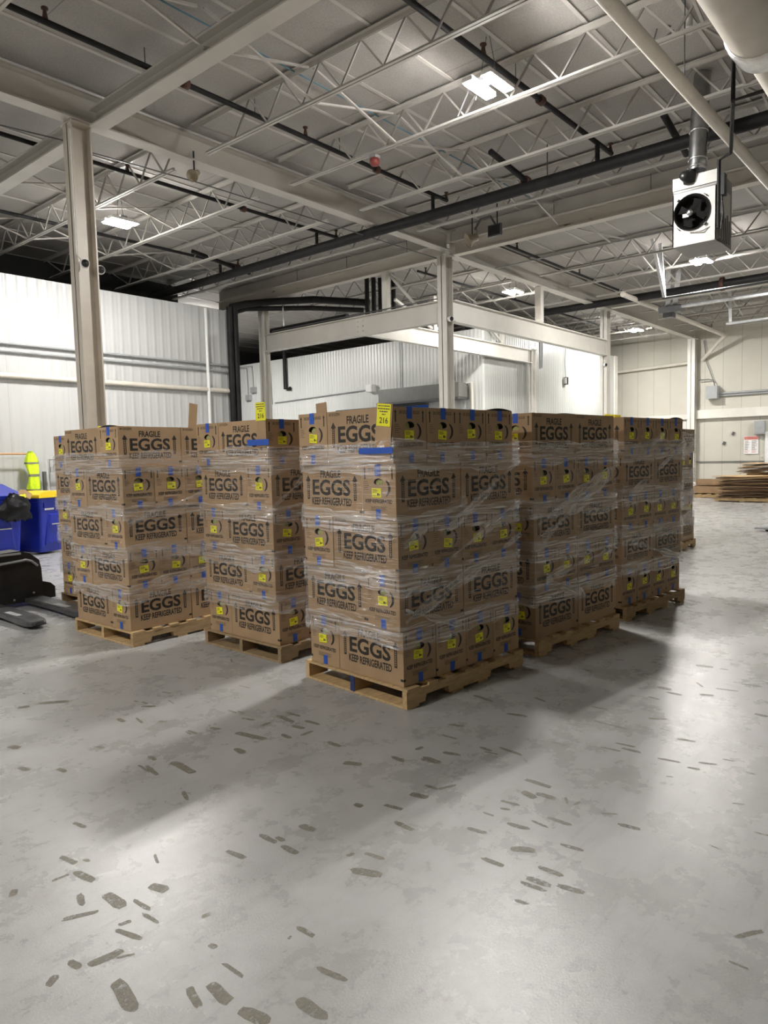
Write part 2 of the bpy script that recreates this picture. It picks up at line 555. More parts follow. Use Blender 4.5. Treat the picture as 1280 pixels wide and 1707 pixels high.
# ================================================================== the building
GY = 8.31          # column line
DECK = 6.02
def structure(o):
    o['kind'] = 'structure'
    return o
b = MB(); b.bx(-9, 27.6, -8, 24, -0.12, 0, 'floor'); structure(b.build('floor'))
# roof deck with its rows of light sub-purlins (pattern of the ceiling)
b = MB(); b.bx(-9, 27.6, -8, 24, DECK, DECK+0.15, 'deck')
k = -9
while -7.6 + 0.843*(k+9) < 23.5:
    y = -7.6 + 0.843*(k+9)
    b.bx(-9, 27.6, y-0.022, y+0.022, DECK-0.012, DECK-0.0005, 'joist')
    k += 1
structure(b.build('ceiling'))
b = MB(); b.bx(-9, 10.85, 13.8, 13.95, 0, 5.04, 'ribx'); structure(b.build('wall_left'))
b = MB(); b.bx(27.35, 27.5, -8, 24, 0, DECK, 'cream'); structure(b.build('wall_far'))
b = MB(); b.bx(-9.15, -9, -8, 24, 0, DECK, 'cream'); structure(b.build('wall_near'))
b = MB(); b.bx(-9, 27.5, -8.15, -8, 0, DECK, 'cream'); structure(b.build('wall_right'))
b = MB(); b.bx(-9, 27.5, 23.9, 24.0, 0, DECK, 'shade'); structure(b.build('wall_back'))  # near-black face, attic darkness painted on
b = MB(); b.bx(17.2, 17.32, 10.9, 23.8, 0, 5.05, 'riby'); structure(b.build('wall_cooler_side'))
b = MB(); b.bx(17.33, 26.35, 10.9, 11.02, 0, 5.07, 'ribx2'); b.bx(26.35, 26.62, 10.86, 11.1, 0, 5.09, 'steel2'); structure(b.build('wall_cooler_front'))
b = MB(); b.bx(-9, 10.85, 13.95, 14.05, 0, 4.98, 'shade'); b.bx(10.75, 10.85, 14.05, 23.8, 0, 5.0, 'shade'); structure(b.build('wall_storage_side'))
b = MB(); b.bx(27.20, 27.34, -8, 8.2, 2.62, 2.93, 'steel2'); structure(b.build('trim_1'))
b = MB(); b.bx(27.20, 27.34, 8.45, 11.8, 2.62, 2.80, 'steel2'); structure(b.build('trim_2'))
b = MB(); b.bx(27.30, 27.345, 5.0, 8.2, 1.055, 1.075, 'dark_metal'); structure(b.build('trim_3'))
# near-black sheet added above the left wall, stands in for attic darkness
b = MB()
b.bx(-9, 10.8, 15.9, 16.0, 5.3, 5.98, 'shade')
structure(b.build('attic_dark_sheet'))
# fascia above the rusty beam
b = MB(); b.bx(12.02, 12.08, -7.9, 15.8, 5.74, DECK-0.01, 'steel'); structure(b.build('trim_5'))
# door at the right edge of the far wall
b = MB()
b.bx(27.27, 27.34, 4.75, 5.92, 0, 2.08, 'white_plastic')
b.bx(27.26, 27.28, 4.9, 5.78, 1.05, 1.74, 'black')
structure(b.build('door_1'))

# ---- columns
def column(x, y, z1, label, w=0.20, d=0.25, m='colm', base=True):
    t = empty('steel_column', (x, y, 0), 0, label, 'column', 'steel columns')
    b = MB()
    b.bx(-d/2, -d/2+0.018, -w/2, w/2, 0.02, z1, m)
    b.bx(d/2-0.018, d/2, -w/2, w/2, 0.02, z1, m)
    b.bx(-d/2, d/2, -0.008, 0.008, 0.02, z1, m)
    b.build('shaft', t)
    b = MB(); b.box((0, 0, 0.01), (d+0.12, w+0.12, 0.02), m)
    b.build('base_plate', t)
    b = MB(); b.box((0, 0, z1+0.008), (d+0.02, w+0.08, 0.016), m)
    b.build('cap_plate', t)
    return t
column(4.40, GY+0.06, 5.528, 'beige steel column with two domed cameras, tallest at the left')
column(11.88, GY+0.06, 5.46, 'grey steel column rising behind the nearest stack of cases', m='steel')
column(19.62, GY+0.06, 5.46, 'pale steel column at the right end of the long mezzanine beam', m='steel2')
column(27.12, GY, 5.46, 'cream steel column standing against the far panel wall', m='steel2', w=0.26)
column(12.0, 14.02, 5.42, 'slim pale column right of the vertical black pipes', w=0.18, d=0.20, m='steel')
column(19.78, 10.74, 4.66, 'slim white column at the cooler wall, end of the inner beam', w=0.14, d=0.22, m='steel2')

# ---- beams
def ibeam(name, p0, p1, z0, z1, fw, m, label, cat='beam', tf=0.02, m2=None):
    t = MB()
    a = Vector(p0); c = Vector(p1)
    for z in (z0+tf/2, z1-tf/2):
        t.bar((a.x, a.y, z), (c.x, c.y, z), fw, tf, m2 or m)
    t.bar((a.x, a.y, (z0+z1)/2), (c.x, c.y, (z0+z1)/2), 0.012, z1-z0-2*tf, m)
    return tag(t.build(name), label, cat, 'steel beams')
ibeam('steel_girder', (-9, GY), (11.86, GY), 5.55, 5.88, 0.20, 'steel', 'deep white girder over the beige column, crossing the left ceiling')
ibeam('steel_girder', (11.98, GY), (27.3, GY), 5.48, 5.98, 0.22, 'steel', 'grey girder running from the middle column to the far wall')
ibeam('cross_beam', (4.56, -7.9), (4.56, GY-0.12), 5.50, 5.70, 0.19, 'steel', 'wide white beam entering the top left corner, meeting the beige column')
ibeam('cross_beam', (4.56, GY+0.20), (4.56, 15.8), 5.50, 5.70, 0.19, 'steel', 'white beam continuing left behind the beige column')
ibeam('cross_beam', (12.0, -7.9), (12.0, GY-0.12), 5.47, 5.73, 0.17, 'rusty', 'rust-spotted white beam right of the middle column')
ibeam('cross_beam', (12.0, GY+0.20), (12.0, 15.8), 5.47, 5.73, 0.17, 'rusty', 'rust-spotted white beam left of the middle column')
ibeam('cross_beam', (19.62, -7.9), (19.62, GY-0.13), 5.50, 5.73, 0.17, 'steel2', 'distant white beam above the door opener')
ibeam('mezzanine_beam', (12.0, GY+0.18), (12.0, 13.92), 4.22, 4.65, 0.17, 'steel', 'bolted pale frame beam between the slim left column and middle column')
ibeam('mezzanine_beam', (12.02, GY), (19.48, GY), 4.20, 4.63, 0.17, 'steel2', 'long pale frame beam running right from the middle column')
ibeam('mezzanine_beam', (12.11, 10.74), (19.65, 10.74), 4.25, 4.65, 0.15, 'steel2', 'bright white inner frame beam in front of the cooler wall')
b = MB()
for i in range(2):
    for j in range(3):
        b.lathe((11.992, 10.68+i*0.16, 4.33+j*0.11), (-1, 0, 0), [(0, 0.018), (0.012, 0.018), (0.014, 0.001)], 'steel', 8)
tag(b.build('bolt_cluster'), 'six bolt heads on the face of the left frame beam', 'bolts')
def post(x, y, z0, z1, w, label, m='steel2'):
    b = MB(); b.bx(x-w/2, x+w/2, y-w/2, y+w/2, z0, z1, m)
    tag(b.build('hanger_post'), label, 'post', 'short posts above the frame beams')
post(15.66, GY, 4.64, 5.47, 0.15, 'short white post standing on the long right frame beam')
post(12.0, 10.0, 4.66, 5.46, 0.13, 'short pale post on the left frame beam')
post(14.72, 10.74, 4.66, 5.5, 0.13, 'white post on the inner beam right of the middle column')
post(18.0, 10.74, 4.66, 5.5, 0.11, 'thin white post near the right end of the inner beam')
def strut(p0, p1, w, label, m='steel2', cat='brace', name='diagonal_brace'):
    b = MB(); b.bar(p0, p1, w, w, m)
    tag(b.build(name), label, cat)
strut((12.04, 9.95, 5.44), (12.04, 9.2, 4.64), 0.05, 'white diagonal brace above the left frame beam', m='steel')
strut((13.2, 10.74, 5.2), (14.65, 10.74, 4.7), 0.06, 'white diagonal brace left of the inner beam post')
strut((14.8, 10.74, 4.7), (16.3, 10.74, 5.25), 0.06, 'white diagonal brace right of the inner beam post')
strut((16.9, 10.74, 5.3), (17.95, 10.74, 4.72), 0.05, 'white diagonal brace beside the thin inner post')

# ---- open web joists: (x, y0, y1)
def joist_mesh(L, z0=5.54, z1=DECK-0.012):
    top = MB(); bot = MB(); web = MB()
    for s in (-1, 1):
        top.bar((s*0.03, 0, z1-0.022), (s*0.03, L, z1-0.022), 0.05, 0.006, 'joist')
        top.bar((s*0.009, 0, z1-0.045), (s*0.009, L, z1-0.045), 0.005, 0.05, 'joist')
        bot.bar((s*0.024, 0.25, z0+0.004), (s*0.024, L-0.25, z0+0.004), 0.034, 0.006, 'joist')
        bot.bar((s*0.010, 0.25, z0+0.022), (s*0.010, L-0.25, z0+0.022), 0.005, 0.038, 'joist')
    n = int((L-1.0)/0.61)
    y = 0.5
    pts = [(0, 0.12, z1-0.06)]
    for i in range(n):
        pts.append((0, y, z0+0.03)); pts.append((0, y+0.305, z1-0.06)); y += 0.61
    pts.append((0, y, z0+0.03)); pts.append((0, L-0.12, z1-0.06))
    for a, c in zip(pts, pts[1:]):
        up = c[2] > a[2]
        web.bar(a, c, 0.018 if up else 0.022, 0.018, 'joist' if up else 'web', (1, 0, 0))
    return top.mesh('joist_top_chord'), bot.mesh('joist_bottom_chord'), web.mesh('joist_web')
_jm = {}
def joist(x, y0, y1, label, grp):
    L = round(y1-y0, 2)
    if L not in _jm:
        _jm[L] = joist_mesh(L)
    t = empty('roof_joist', (x, y0, 0), 0, label, 'joist', grp)
    for nm, me in zip(('top_chord', 'bottom_chord', 'web_bar'), _jm[L]):
        o = bpy.data.objects.new(nm, me); COL.objects.link(o); o.parent = t
JX = [1.37, 2.88, 5.93, 7.42, 8.93, 10.46]
names = ['white roof joist nearest overhead, above the top edge', 'white roof joist in the extreme top left corner',
         'white roof joist right of the wide top left beam', 'white roof joist just left of the nearest ceiling light',
         'white roof joist just right of the nearest ceiling light', 'white roof joist between the big black pipe and rusty beam']
for x, l in zip(JX, names):
    joist(x, -7.8, 8.19, l, 'roof joists over the near bay')
names2 = ['white roof joist left of the beige column, nearest the left edge', 'white roof joist beyond the beam left of the beige column',
          'white roof joist meeting the girder just right of the beige column', 'white roof joist passing the left ceiling light',
          'white roof joist right of the left ceiling light', 'white roof joist beside the far end of the black pipe']
for x, l in zip(JX, names2):
    joist(x, 8.43, 15.85, l, 'roof joists over the left bay')
for i, x in enumerate((15.0, 16.5, 18.05, 21.1, 22.6, 24.1, 25.6)):
    joist(x, -7.8, 8.19, 'distant roof joist, %s in the right bay past the rusty beam' % ORD[i], 'roof joists over the right bay')
for i, x in enumerate((13.5, 15.0, 16.5, 18.05, 21.1, 22.6, 24.1, 25.6)):
    joist(x, 8.43, 15.85, 'distant roof joist, %s above the frame beams and cooler' % ORD[i], 'roof joists above the frame')
# cross bracing between the joists
def bridging(xs, y, where, grp, first=True):
    for i in range(len(xs)-1):
        b = MB()
        x0, x1 = xs[i], xs[i+1]
        b.bar((x0+0.03, y, 5.93), (x1-0.03, y, 5.57), 0.028, 0.022, 'joist')
        b.bar((x0+0.03, y+0.03, 5.57), (x1-0.03, y+0.03, 5.93), 0.028, 0.022, 'joist')
        tag(b.build('joist_bridging'), 'crossed thin steel braces between roof joists, %s, bay %s' % (where, ORD[i]), 'brace', grp)
bridging([2.88, 4.45, 5.93, 7.42, 8.93, 10.46, 11.95], 5.95, 'middle of the near ceiling', 'joist bridging')
bridging([5.93, 7.42, 8.93, 10.46], 2.2, 'right of the nearest light', 'joist bridging')
bridging([2.88, 4.45, 5.93, 7.42, 8.93, 10.46], 10.9, 'over the left ceiling light', 'joist bridging')
bridging([2.88, 4.45, 5.93, 7.42, 8.93, 10.46], 13.2, 'near the left wall top', 'joist bridging')
bridging([12.0, 15.0, 16.5, 18.05, 19.6, 21.1, 22.6, 24.1], 5.9, 'in the far right bay', 'joist bridging')
bridging([12.0, 13.5, 15.0, 16.5, 18.05, 19.6, 21.1], 10.6, 'above the frame beams', 'joist bridging')

# ---- high-bay lamps
def lamp(x, y, k, label):
    lm = 'lamp'
    if k != 1.0:
        lm = 'lamp%d' % int(k*100)
        if lm not in M:
            M[lm] = mat_emit('dimmed_led_panel_light', LAMP_COLOR, LAMP_STRENGTH*k)
    t = empty('high_bay_light', (x, y, 5.5), 0, label, 'ceiling light', 'high-bay lights')
    for s in (-1, 1):
        b = MB(); b.bx(-0.24, 0.24, s*0.115-0.062, s*0.115+0.062, 0.004, 0.05, 'white_plastic'); b.build('housing', t)
        b = MB()
        b.bx(-0.215, 0.215, s*0.115-0.05, s*0.115+0.05, -0.012, 0.0035, lm)
        b.build('led_panel', t)
    b = MB(); b.bx(-0.06, 0.06, -0.12, 0.12, 0.05, 0.10, 'grey_metal'); b.build('driver_box', t)
    for s in (-1, 1):
        b = MB(); b.tube([(0, s*0.1, 0.1), (0, s*0.02, DECK-5.5)], 0.004, 'dark_metal', 6); b.build('hanger_wire', t)
LL = ['twin-panel high-bay light at top centre right, brightest and nearest', 'high-bay light glowing just right of the beige column',
      'small high-bay light directly below the fan heater', 'small high-bay light right of the middle column above the frame',
      'farthest small light near the cream far wall', 'high-bay light overhead behind the viewer', 'high-bay light over the left floor, behind the viewer',
      'high-bay light hidden behind the left frame beam', 'high-bay light over the far right floor, out of frame']
for (x, y, k), l in zip(LAMPS, LL):
    lamp(x, y, k, l)

# ---- pipes
def pipe(name, pts, r, m, label, cat='pipe', group=None, n=12, heads=(), parts=()):
    b = MB(); b.tube(pts, r, m, n)
    o = b.build(name)
    tag(o, label, cat, group)
    for p in heads:
        h = MB()
        h.lathe(p, (0, 0, 1), [(0, r*1.0), (0.05, r*0.7), (0.09, r*0.5), (0.095, r*1.1), (0.11, r*1.1), (0.115, 0.002)], 'rust', 10)
        h.build('sprinkler_head', o)
    for c, ax in parts:
        h = MB()
        h.lathe(Vector(c)-Vector(ax)*0.04, ax, [(0, r*1.1), (0.0, r*1.7), (0.08, r*1.7), (0.08, r*1.1)], 'rust', 12)
        h.build('pipe_coupling', o)
    return o
Z = 5.78
pipe('sprinkler_pipe', [(-6, 7.03, Z), (4.4, 7.03, Z), (10.1, 7.05, Z)], 0.030, 'black_pipe', 'black sprinkler pipe along the near side of the left girder', group='sprinkler pipes',
     heads=[(3.44, 7.03, Z+0.02), (6.85, 7.03, Z+0.02), (10.08, 7.05, Z+0.02)], parts=[((5.0, 7.03, Z), (1, 0, 0)), ((8.3, 7.04, Z), (1, 0, 0))])
pipe('sprinkler_riser', [(9.70, 7.05, Z-0.03), (9.70, 7.05, 5.52)], 0.030, 'black_pipe', 'short black riser joining the near sprinkler pipe to the big pipe')
pipe('sprinkler_pipe', [(-6, 4.26, Z), (10.2, 4.26, Z)], 0.033, 'black_pipe', 'black sprinkler pipe passing the brightest ceiling light', group='sprinkler pipes',
     heads=[(6.82, 4.26, Z+0.02), (10.16, 4.26, Z+0.02)], parts=[((8.10, 4.26, Z), (1, 0, 0))])
pipe('sprinkler_riser', [(9.72, 4.26, Z-0.03), (9.72, 4.26, 5.52)], 0.033, 'black_pipe', 'short black riser right of the brightest light')
pipe('sprinkler_pipe', [(-6, 9.8, Z), (10.26, 9.75, Z)], 0.030, 'black_pipe', 'black sprinkler pipe behind the upper beige column', group='sprinkler pipes',
     heads=[(5.9, 9.8, Z+0.02), (10.24, 9.75, Z+0.02)], parts=[((8.0, 9.77, Z), (1, 0, 0))])
pipe('sprinkler_riser', [(9.72, 9.76, Z-0.03), (9.72, 9.76, 5.52)], 0.030, 'black_pipe', 'short black riser behind the left girder')
pipe('sprinkler_pipe', [(-6, 12.75, Z), (10.25, 12.7, Z)], 0.030, 'black_pipe', 'farthest left black sprinkler pipe below the left ceiling light', group='sprinkler pipes', heads=[(10.2, 12.7, Z+0.02)])
pipe('sprinkler_riser', [(9.72, 12.7, Z-0.03), (9.72, 12.7, 5.52)], 0.030, 'black_pipe', 'short black riser nearest the left wall')
pipe('sprinkler_main', [(9.70, 15.4, 5.45), (9.68, 8, 5.45), (9.70, 4, 5.45), (9.76, -7.8, 5.45)], 0.085, 'black_pipe', 'thick black sprinkler main crossing the whole ceiling', n=16)
pipe('branch_pipe', [(8.69, 5.33, 5.66), (9.9, 5.34, 5.52)], 0.042, 'black_pipe', 'short open-ended black branch pipe above the thick main', parts=[((9.68, 5.34, 5.54), (1, 0, 0))])
pipe('branch_pipe', [(9.25, 3.20, 5.66), (10.3, 3.26, 5.52)], 0.042, 'black_pipe', 'short black branch pipe left of the heater flue')
pipe('branch_pipe', [(8.6, 12.1, 5.66), (10.1, 12.2, 5.52)], 0.042, 'black_pipe', 'short black branch pipe near the left wall', parts=[((9.7, 12.17, 5.55), (1, 0, 0))])
pipe('sprinkler_main', [(18.5, 9.9, 5.45), (18.53, -7.8, 5.45)], 0.095, 'black_pipe', 'distant thick black main below the far light', n=14, parts=[((18.52, 5.0, 5.45), (0, 1, 0))])
pipe('sprinkler_pipe', [(12.6, 7.44, 5.66), (20.2, 7.46, 5.68), (26.6, 7.46, 5.68)], 0.026, 'black_pipe', 'thin black pipe running along the right girder toward the far wall', group='sprinkler pipes', heads=[(13.1, 7.44, 5.68), (16.0, 7.45, 5.68), (20.6, 7.46, 5.68), (26.4, 7.46, 5.68)])
pipe('sprinkler_pipe', [(15.6, 3.3, 5.66), (19.0, 3.3, 5.66)], 0.026, 'black_pipe', 'thin black pipe at the right behind the heater', group='sprinkler pipes', heads=[(15.9, 3.3, 5.68)])
pipe('sprinkler_pipe', [(13.0, 9.9, 5.66), (24.3, 9.9, 5.66)], 0.026, 'black_pipe', 'thin black pipe above the cooler, right of the middle column', group='sprinkler pipes', heads=[(13.3, 9.9, 5.68), (17.3, 9.9, 5.68), (24.2, 9.9, 5.68)])
pipe('drain_pipe', [(17.6, 7.06, 5.40), (26.6, 7.08, 5.40), (27.28, 8.0, 4.72)], 0.065, 'white_pipe', 'cream drain pipe beside the far column, bent back at its end')
pipe('white_ceiling_pipe', [(-6, 2.42, 5.02), (11.6, 2.33, 5.02)], 0.062, 'white_pipe', 'long white pipe running from the top right to the right edge', n=18)
b = MB(); b.tube([(-5, 1.35, 4.62), (6.15, 1.37, 4.62)], 0.235, 'white_pipe', 28)
o = b.build('insulated_duct'); tag(o, 'fat cream insulated duct cut off by the top right corner', 'duct')
b = MB(); b.tube([(6.15, 1.37, 4.62), (12, 1.40, 4.62)], 0.19, 'white_pipe', 28); b.build('duct_section', o)
b = MB(); b.lathe((5.92, 1.37, 4.62), (1, 0, 0), [(0, 0.237), (0.01, 0.25), (0.09, 0.256), (0.15, 0.248), (0.25, 0.25), (0.33, 0.20)], 'foil', 32)
f = b.build('foil_wrap', o); f['label'] = 'crinkled silver foil joint'
pipe('gas_pipe', [(7.6, 1.98, 5.95), (7.6, 1.98, 4.86), (7.6, 1.6, 4.86)], 0.022, 'black_pipe', 'thin black gas pipe dropping vertically right of the heater flue')
pipe('gas_pipe', [(7.6, 1.98, 4.86), (9.0, 2.36, 4.90), (9.02, 2.49, 4.86), (9.02, 2.49, 4.10)], 0.02, 'black_pipe', 'thin black gas pipe elbowing down beside the fan heater')
def rod(p, z0, z1, label, r=0.006):
    b = MB(); b.tube([(p[0], p[1], z0), (p[0], p[1], z1)], r, 'dark_metal', 6)
    o = b.build('hanger_rod'); tag(o, label, 'hanger rod', 'thin hanger rods')
    return o
for i, (x, y, z0) in enumerate(((6.0, 7.03, Z), (7.5, 7.03, Z), (7.5, 4.26, Z), (4.5, 7.03, Z))):
    rod((x, y), z0+0.03, 5.97, 'thin rod holding a black sprinkler pipe, ' + ['left of the red strobe', 'beside the red strobe', 'beside the brightest light', 'over the wide left beam'][i])
rod((7.44, 2.38), 5.08, 5.97, 'thin rod holding the long white pipe')
rod((9.69, 5.0), 5.53, 5.97, 'thin rod holding the thick black main right of centre', 0.01)
for i, y in enumerate((12.6, 11.0, 9.3)):
    rod((11.86, y), 5.73, 5.97, 'thin rod on the rusty beam left of the middle column, %s from the wall' % ORD[i])
for i, y in enumerate((7.6, 6.0, 4.3)):
    rod((11.86, y), 5.73, 5.97, 'thin rod on the rusty beam right of the middle column, %s along' % ORD[i])
# small light-coloured conduit clipped along the rusty beam
pipe('conduit', [(11.84, 13.3, 5.70), (11.84, -7, 5.70)], 0.020, 'steel', 'pale conduit fixed along the rusty beam, top side', cat='conduit', n=8)
pipe('conduit', [(11.9, 13.6, 4.68), (11.9, 8.5, 4.68)], 0.012, 'dark_metal', 'dark conduit lying on the left frame beam', cat='conduit', n=8)
pipe('conduit', [(13.5, 8.2, 5.50), (13.5, -5, 5.50)], 0.014, 'grey_metal', 'grey conduit crossing behind the rusty beam on the right', cat='conduit', n=8)
pipe('cable', [(-4, 6.22, 5.99), (5.1, 6.22, 5.975), (11.8, 6.25, 5.97)], 0.009, 'blue_cable', 'thin teal cable strung across the near ceiling', cat='cable', n=6)
pipe('cable', [(4.55, 8.55, 5.36), (6.2, 8.5, 5.40), (8.5, 8.5, 5.42), (11.8, 8.5, 5.44)], 0.009, 'dark_metal', 'dark cable sagging below the left girder', cat='cable', n=6)
pipe('cable', [(-4, 10.3, 5.45), (4.3, 8.5, 5.38)], 0.009, 'dark_metal', 'dark cable reaching the beige column from the left', cat='cable', n=6)
pipe('cable', [(7.2, 4.6, 5.58), (7.15, 4.5, 5.75), (7.3, 4.7, 5.86), (7.42, 5.0, 5.6)], 0.012, 'grey_metal', 'looped cable feeding the brightest ceiling light', cat='cable', n=6)

# ---- wall runs on the left wall
pipe('wall_conduit', [(-9, 13.74, 3.80), (10.6, 13.74, 3.76)], 0.022, 'grey_metal', 'upper of two thin grey conduits along the left white wall', cat='conduit', group='left wall conduits')
pipe('wall_conduit', [(-9, 13.74, 3.67), (10.6, 13.74, 3.62)], 0.022, 'grey_metal', 'lower of two thin grey conduits along the left white wall', cat='conduit', group='left wall conduits')
pipe('wall_pipe', [(-9, 13.72, 3.24), (10.6, 13.72, 3.17)], 0.05, 'white_pipe', 'cream pipe running along the left white wall under the conduits')
pipe('downpipe', [(10.02, 13.70, 5.0), (10.02, 13.70, 0.1)], 0.035, 'white_plastic', 'white vertical pipe near the right end of the left wall')
for i, x in enumerate((10.66, 10.82)):
    pipe('black_riser', [(x, 13.66, 0.05), (x, 13.66, 5.10)], 0.07, 'black_pipe', ['left', 'right'][i] + ' one of two black vertical pipes at the wall end', group='black vertical pipes')
pipe('black_duct', [(10.75, 13.7, 5.12), (11.2, 13.7, 5.26), (11.75, 13.6, 5.37), (12.4, 12.6, 5.37), (13.4, 11.7, 5.30)], 0.085, 'black_pipe', 'black insulated pipe run bending over the slim left column', group='black insulated pipes')
pipe('black_duct', [(10.75, 13.85, 4.98), (11.3, 13.85, 5.18), (11.9, 13.7, 5.25), (12.6, 12.9, 5.24), (13.4, 11.9, 5.15)], 0.06, 'black_pipe', 'lower black insulated pipe over the slim left column', group='black insulated pipes')
pipe('black_duct', [(12.06, 13.8, 4.725), (12.06, 11.2, 4.725)], 0.07, 'black_pipe', 'black pipe lying behind the left frame beam', group='black insulated pipes')
t = empty('black_pipe_bank', (13.3, 11.6, 4.7), 0, 'bank of vertical black insulated pipes above the left frame beam', 'pipes')
for i in range(5):
    b = MB(); b.tube([(i*0.13-0.1, -i*0.10, 0), (i*0.13-0.1, -i*0.10, 1.15)], 0.055, 'black_pipe', 10); b.build('pipe', t)
pipe('black_drop_pipe', [(17.1, 18.95, 5.3), (17.1, 18.95, 3.98), (17.1, 18.70, 3.98)], 0.065, 'black_pipe', 'black pipe dropping down the recessed white wall')
pipe('strut_channel', [(12.1, 13.4, 4.68), (12.1, 13.4, 5.72)], 0.022, 'galv', 'perforated steel hanger channel right of the slim column', cat='channel', n=4)

# ---- things on the recessed cooler walls
def wbox(name, x0, x1, y0, y1, z0, z1, m, label, cat='box', group=None):
    b = MB(); b.bx(x0, x1, y0, y1, z0, z1, m)
    b.bx(x0-0.004, x0, y0+0.02, y1-0.02, z0+0.02, z1-0.02, m)
    return tag(b.build(name), label, cat, group)
wbox('switch_box', 17.08, 17.2, 20.6, 20.85, 3.98, 4.18, 'grey_metal', 'upper small grey switch box left of the slim column', 'electrical box')
wbox('switch_box', 17.08, 17.2, 20.9, 21.15, 3.72, 3.92, 'grey_metal', 'lower small grey switch box left of the slim column', 'electrical box')
wbox('junction_box', 17.0, 17.2, 14.85, 15.10, 3.58, 3.80, 'white_plastic', 'white junction box above the yellow 216 sign', 'electrical box')
pipe('conduit', [(17.16, 22.5, 5.0), (17.16, 20.8, 4.95), (17.16, 20.75, 4.18)], 0.018, 'grey_metal', 'thin conduit curving down to the upper switch box', cat='conduit', n=6)
pipe('conduit', [(17.16, 22.0, 4.97), (17.16, 21.1, 4.9), (17.16, 21.05, 3.92)], 0.018, 'grey_metal', 'thin conduit curving down to the lower switch box', cat='conduit', n=6)
pipe('conduit', [(17.16, 20.3, 4.7), (17.16, 19.8, 4.6), (17.16, 19.75, 3.5)], 0.02, 'grey_metal', 'thin conduit looping down right of the slim column', cat='conduit', n=6)
pipe('conduit', [(17.16, 19.6, 3.54), (17.16, 15.1, 3.66)], 0.02, 'grey_metal', 'thin level conduit running to the white junction box', cat='conduit', n=6)
pipe('conduit', [(17.16, 13.8, 5.0), (17.16, 13.8, 3.2)], 0.016, 'grey_metal', 'thin vertical conduit above the grey door housing', cat='conduit', n=6)
pipe('conduit', [(17.16, 12.0, 4.5), (17.16, 11.9, 3.7), (17.16, 12.1, 3.5)], 0.02, 'grey_metal', 'thin vertical conduit right of the middle column', cat='conduit', n=6)
t = empty('door_air_curtain', (17.1, 12.85, 3.1), 0, 'long grey air curtain housing on the cooler wall behind the middle column', 'air curtain')
b = MB(); b.bx(-0.42, 0.08, -1.5, 1.45, 0.06, 0.46, 'air_curtain'); b.build('housing', t)
b = MB(); b.bx(-0.46, 0.08, -1.5, 1.5, 0.0, 0.055, 'dark_metal'); b.build('nozzle', t)
b = MB(); b.bx(-0.435, -0.425, -1.30, -1.16, 0.16, 0.36, 'yellow_label'); b.build('warning_label', t)
b = MB(); b.bx(-0.435, -0.425, -1.14, -1.02, 0.10, 0.24, 'paper'); b.build('paper_label', t)
t = empty('dock_door_track', (17.1, 14.6, 2.95), 0, 'blue and white door track rail behind the top cases', 'rail')
b = MB(); b.bx(-0.16, -0.02, -1.9, 1.7, 0, 0.07, 'blue_tape'); b.build('blue_rail', t)
b = MB(); b.bx(-0.18, 0, -1.9, 1.75, 0.085, 0.12, 'dark_metal'); b.build('upper_rail', t)
pipe('white_wall_pipe', [(17.08, 11.75, 3.2), (17.08, 11.5, 3.55), (17.08, 11.2, 3.55), (17.08, 11.15, 1.5)], 0.05, 'white_pipe', 'white pipe elbow at the cooler corner right of the housing')
b = MB(); b.bx(22.2, 22.34, 10.80, 10.9, 3.78, 4.02, 'black'); b.bx(22.17, 22.22, 10.80, 10.9, 3.80, 4.0, 'white_plastic')
tag(b.build('wall_device'), 'small black and white device on the cooler front wall', 'device')
pipe('cable', [(22.27, 10.86, 5.0), (22.2, 10.86, 4.5), (22.27, 10.86, 4.02)], 0.009, 'dark_metal', 'thin cable above the small wall device', cat='cable', n=5)
pipe('conduit', [(20.62, 10.86, 5.0), (20.62, 10.86, 4.2)], 0.03, 'grey_metal', 'thin conduit on the cooler front wall right of its white column', cat='conduit', n=6)
wbox('wall_tablet', 16.9, 17.0, 19.2, 19.45, 2.55, 2.8, 'black', 'small dark monitor beside the slim left column', 'monitor')

# ---- far wall
wbox('electrical_cabinet', 27.0, 27.34, 7.42, 7.80, 3.30, 3.75, 'grey_metal', 'grey electrical box high on the far wall beside the cream column', 'electrical box')
pipe('wall_conduit', [(27.28, 7.45, 3.48), (27.28, -2, 3.50)], 0.04, 'grey_metal', 'upper thick grey conduit right of the far electrical box', cat='conduit')
pipe('wall_conduit', [(27.28, 7.45, 3.40), (27.28, -2, 3.42)], 0.03, 'grey_metal', 'lower thick grey conduit right of the far electrical box', cat='conduit')
pipe('cable', [(27.2, 7.55, 3.75), (27.2, 7.6, 3.95), (27.2, 7.75, 4.0), (27.2, 8.1, 4.0)], 0.02, 'dark_metal', 'dark cable looping from the far electrical box to the column', cat='cable', n=6)
pipe('cable', [(27.25, 7.95, 5.4), (27.25, 7.85, 4.6), (27.25, 7.6, 3.9)], 0.014, 'dark_metal', 'thin cable hanging above the far electrical box', cat='cable', n=6)
pipe('wall_pipe', [(27.22, 11.3, 4.56), (27.22, 8.3, 4.66)], 0.055, 'white_pipe', 'cream pipe on the far wall left of the cream column')
wbox('control_box', 27.15, 27.34, 5.92, 6.24, 2.0, 2.46, 'grey_metal', 'grey control box on the far wall above the red-headed poster', 'electrical box')
t = empty('wall_poster', (27.33, 6.37, 1.63), 0, 'white poster with red heading on the far wall', 'poster')
b = MB(); b.bx(-0.012, -0.004, -0.23, 0.23, -0.31, 0.31, 'paper')
fc = Face2D(b, (-0.013, 0.23, 0.31), (0, -1, 0), (0, 0, -1), 0.46, 0.62, 0.002)
fc.rect(0.02, 0.98, 0.02, 0.20, 'pink_print')
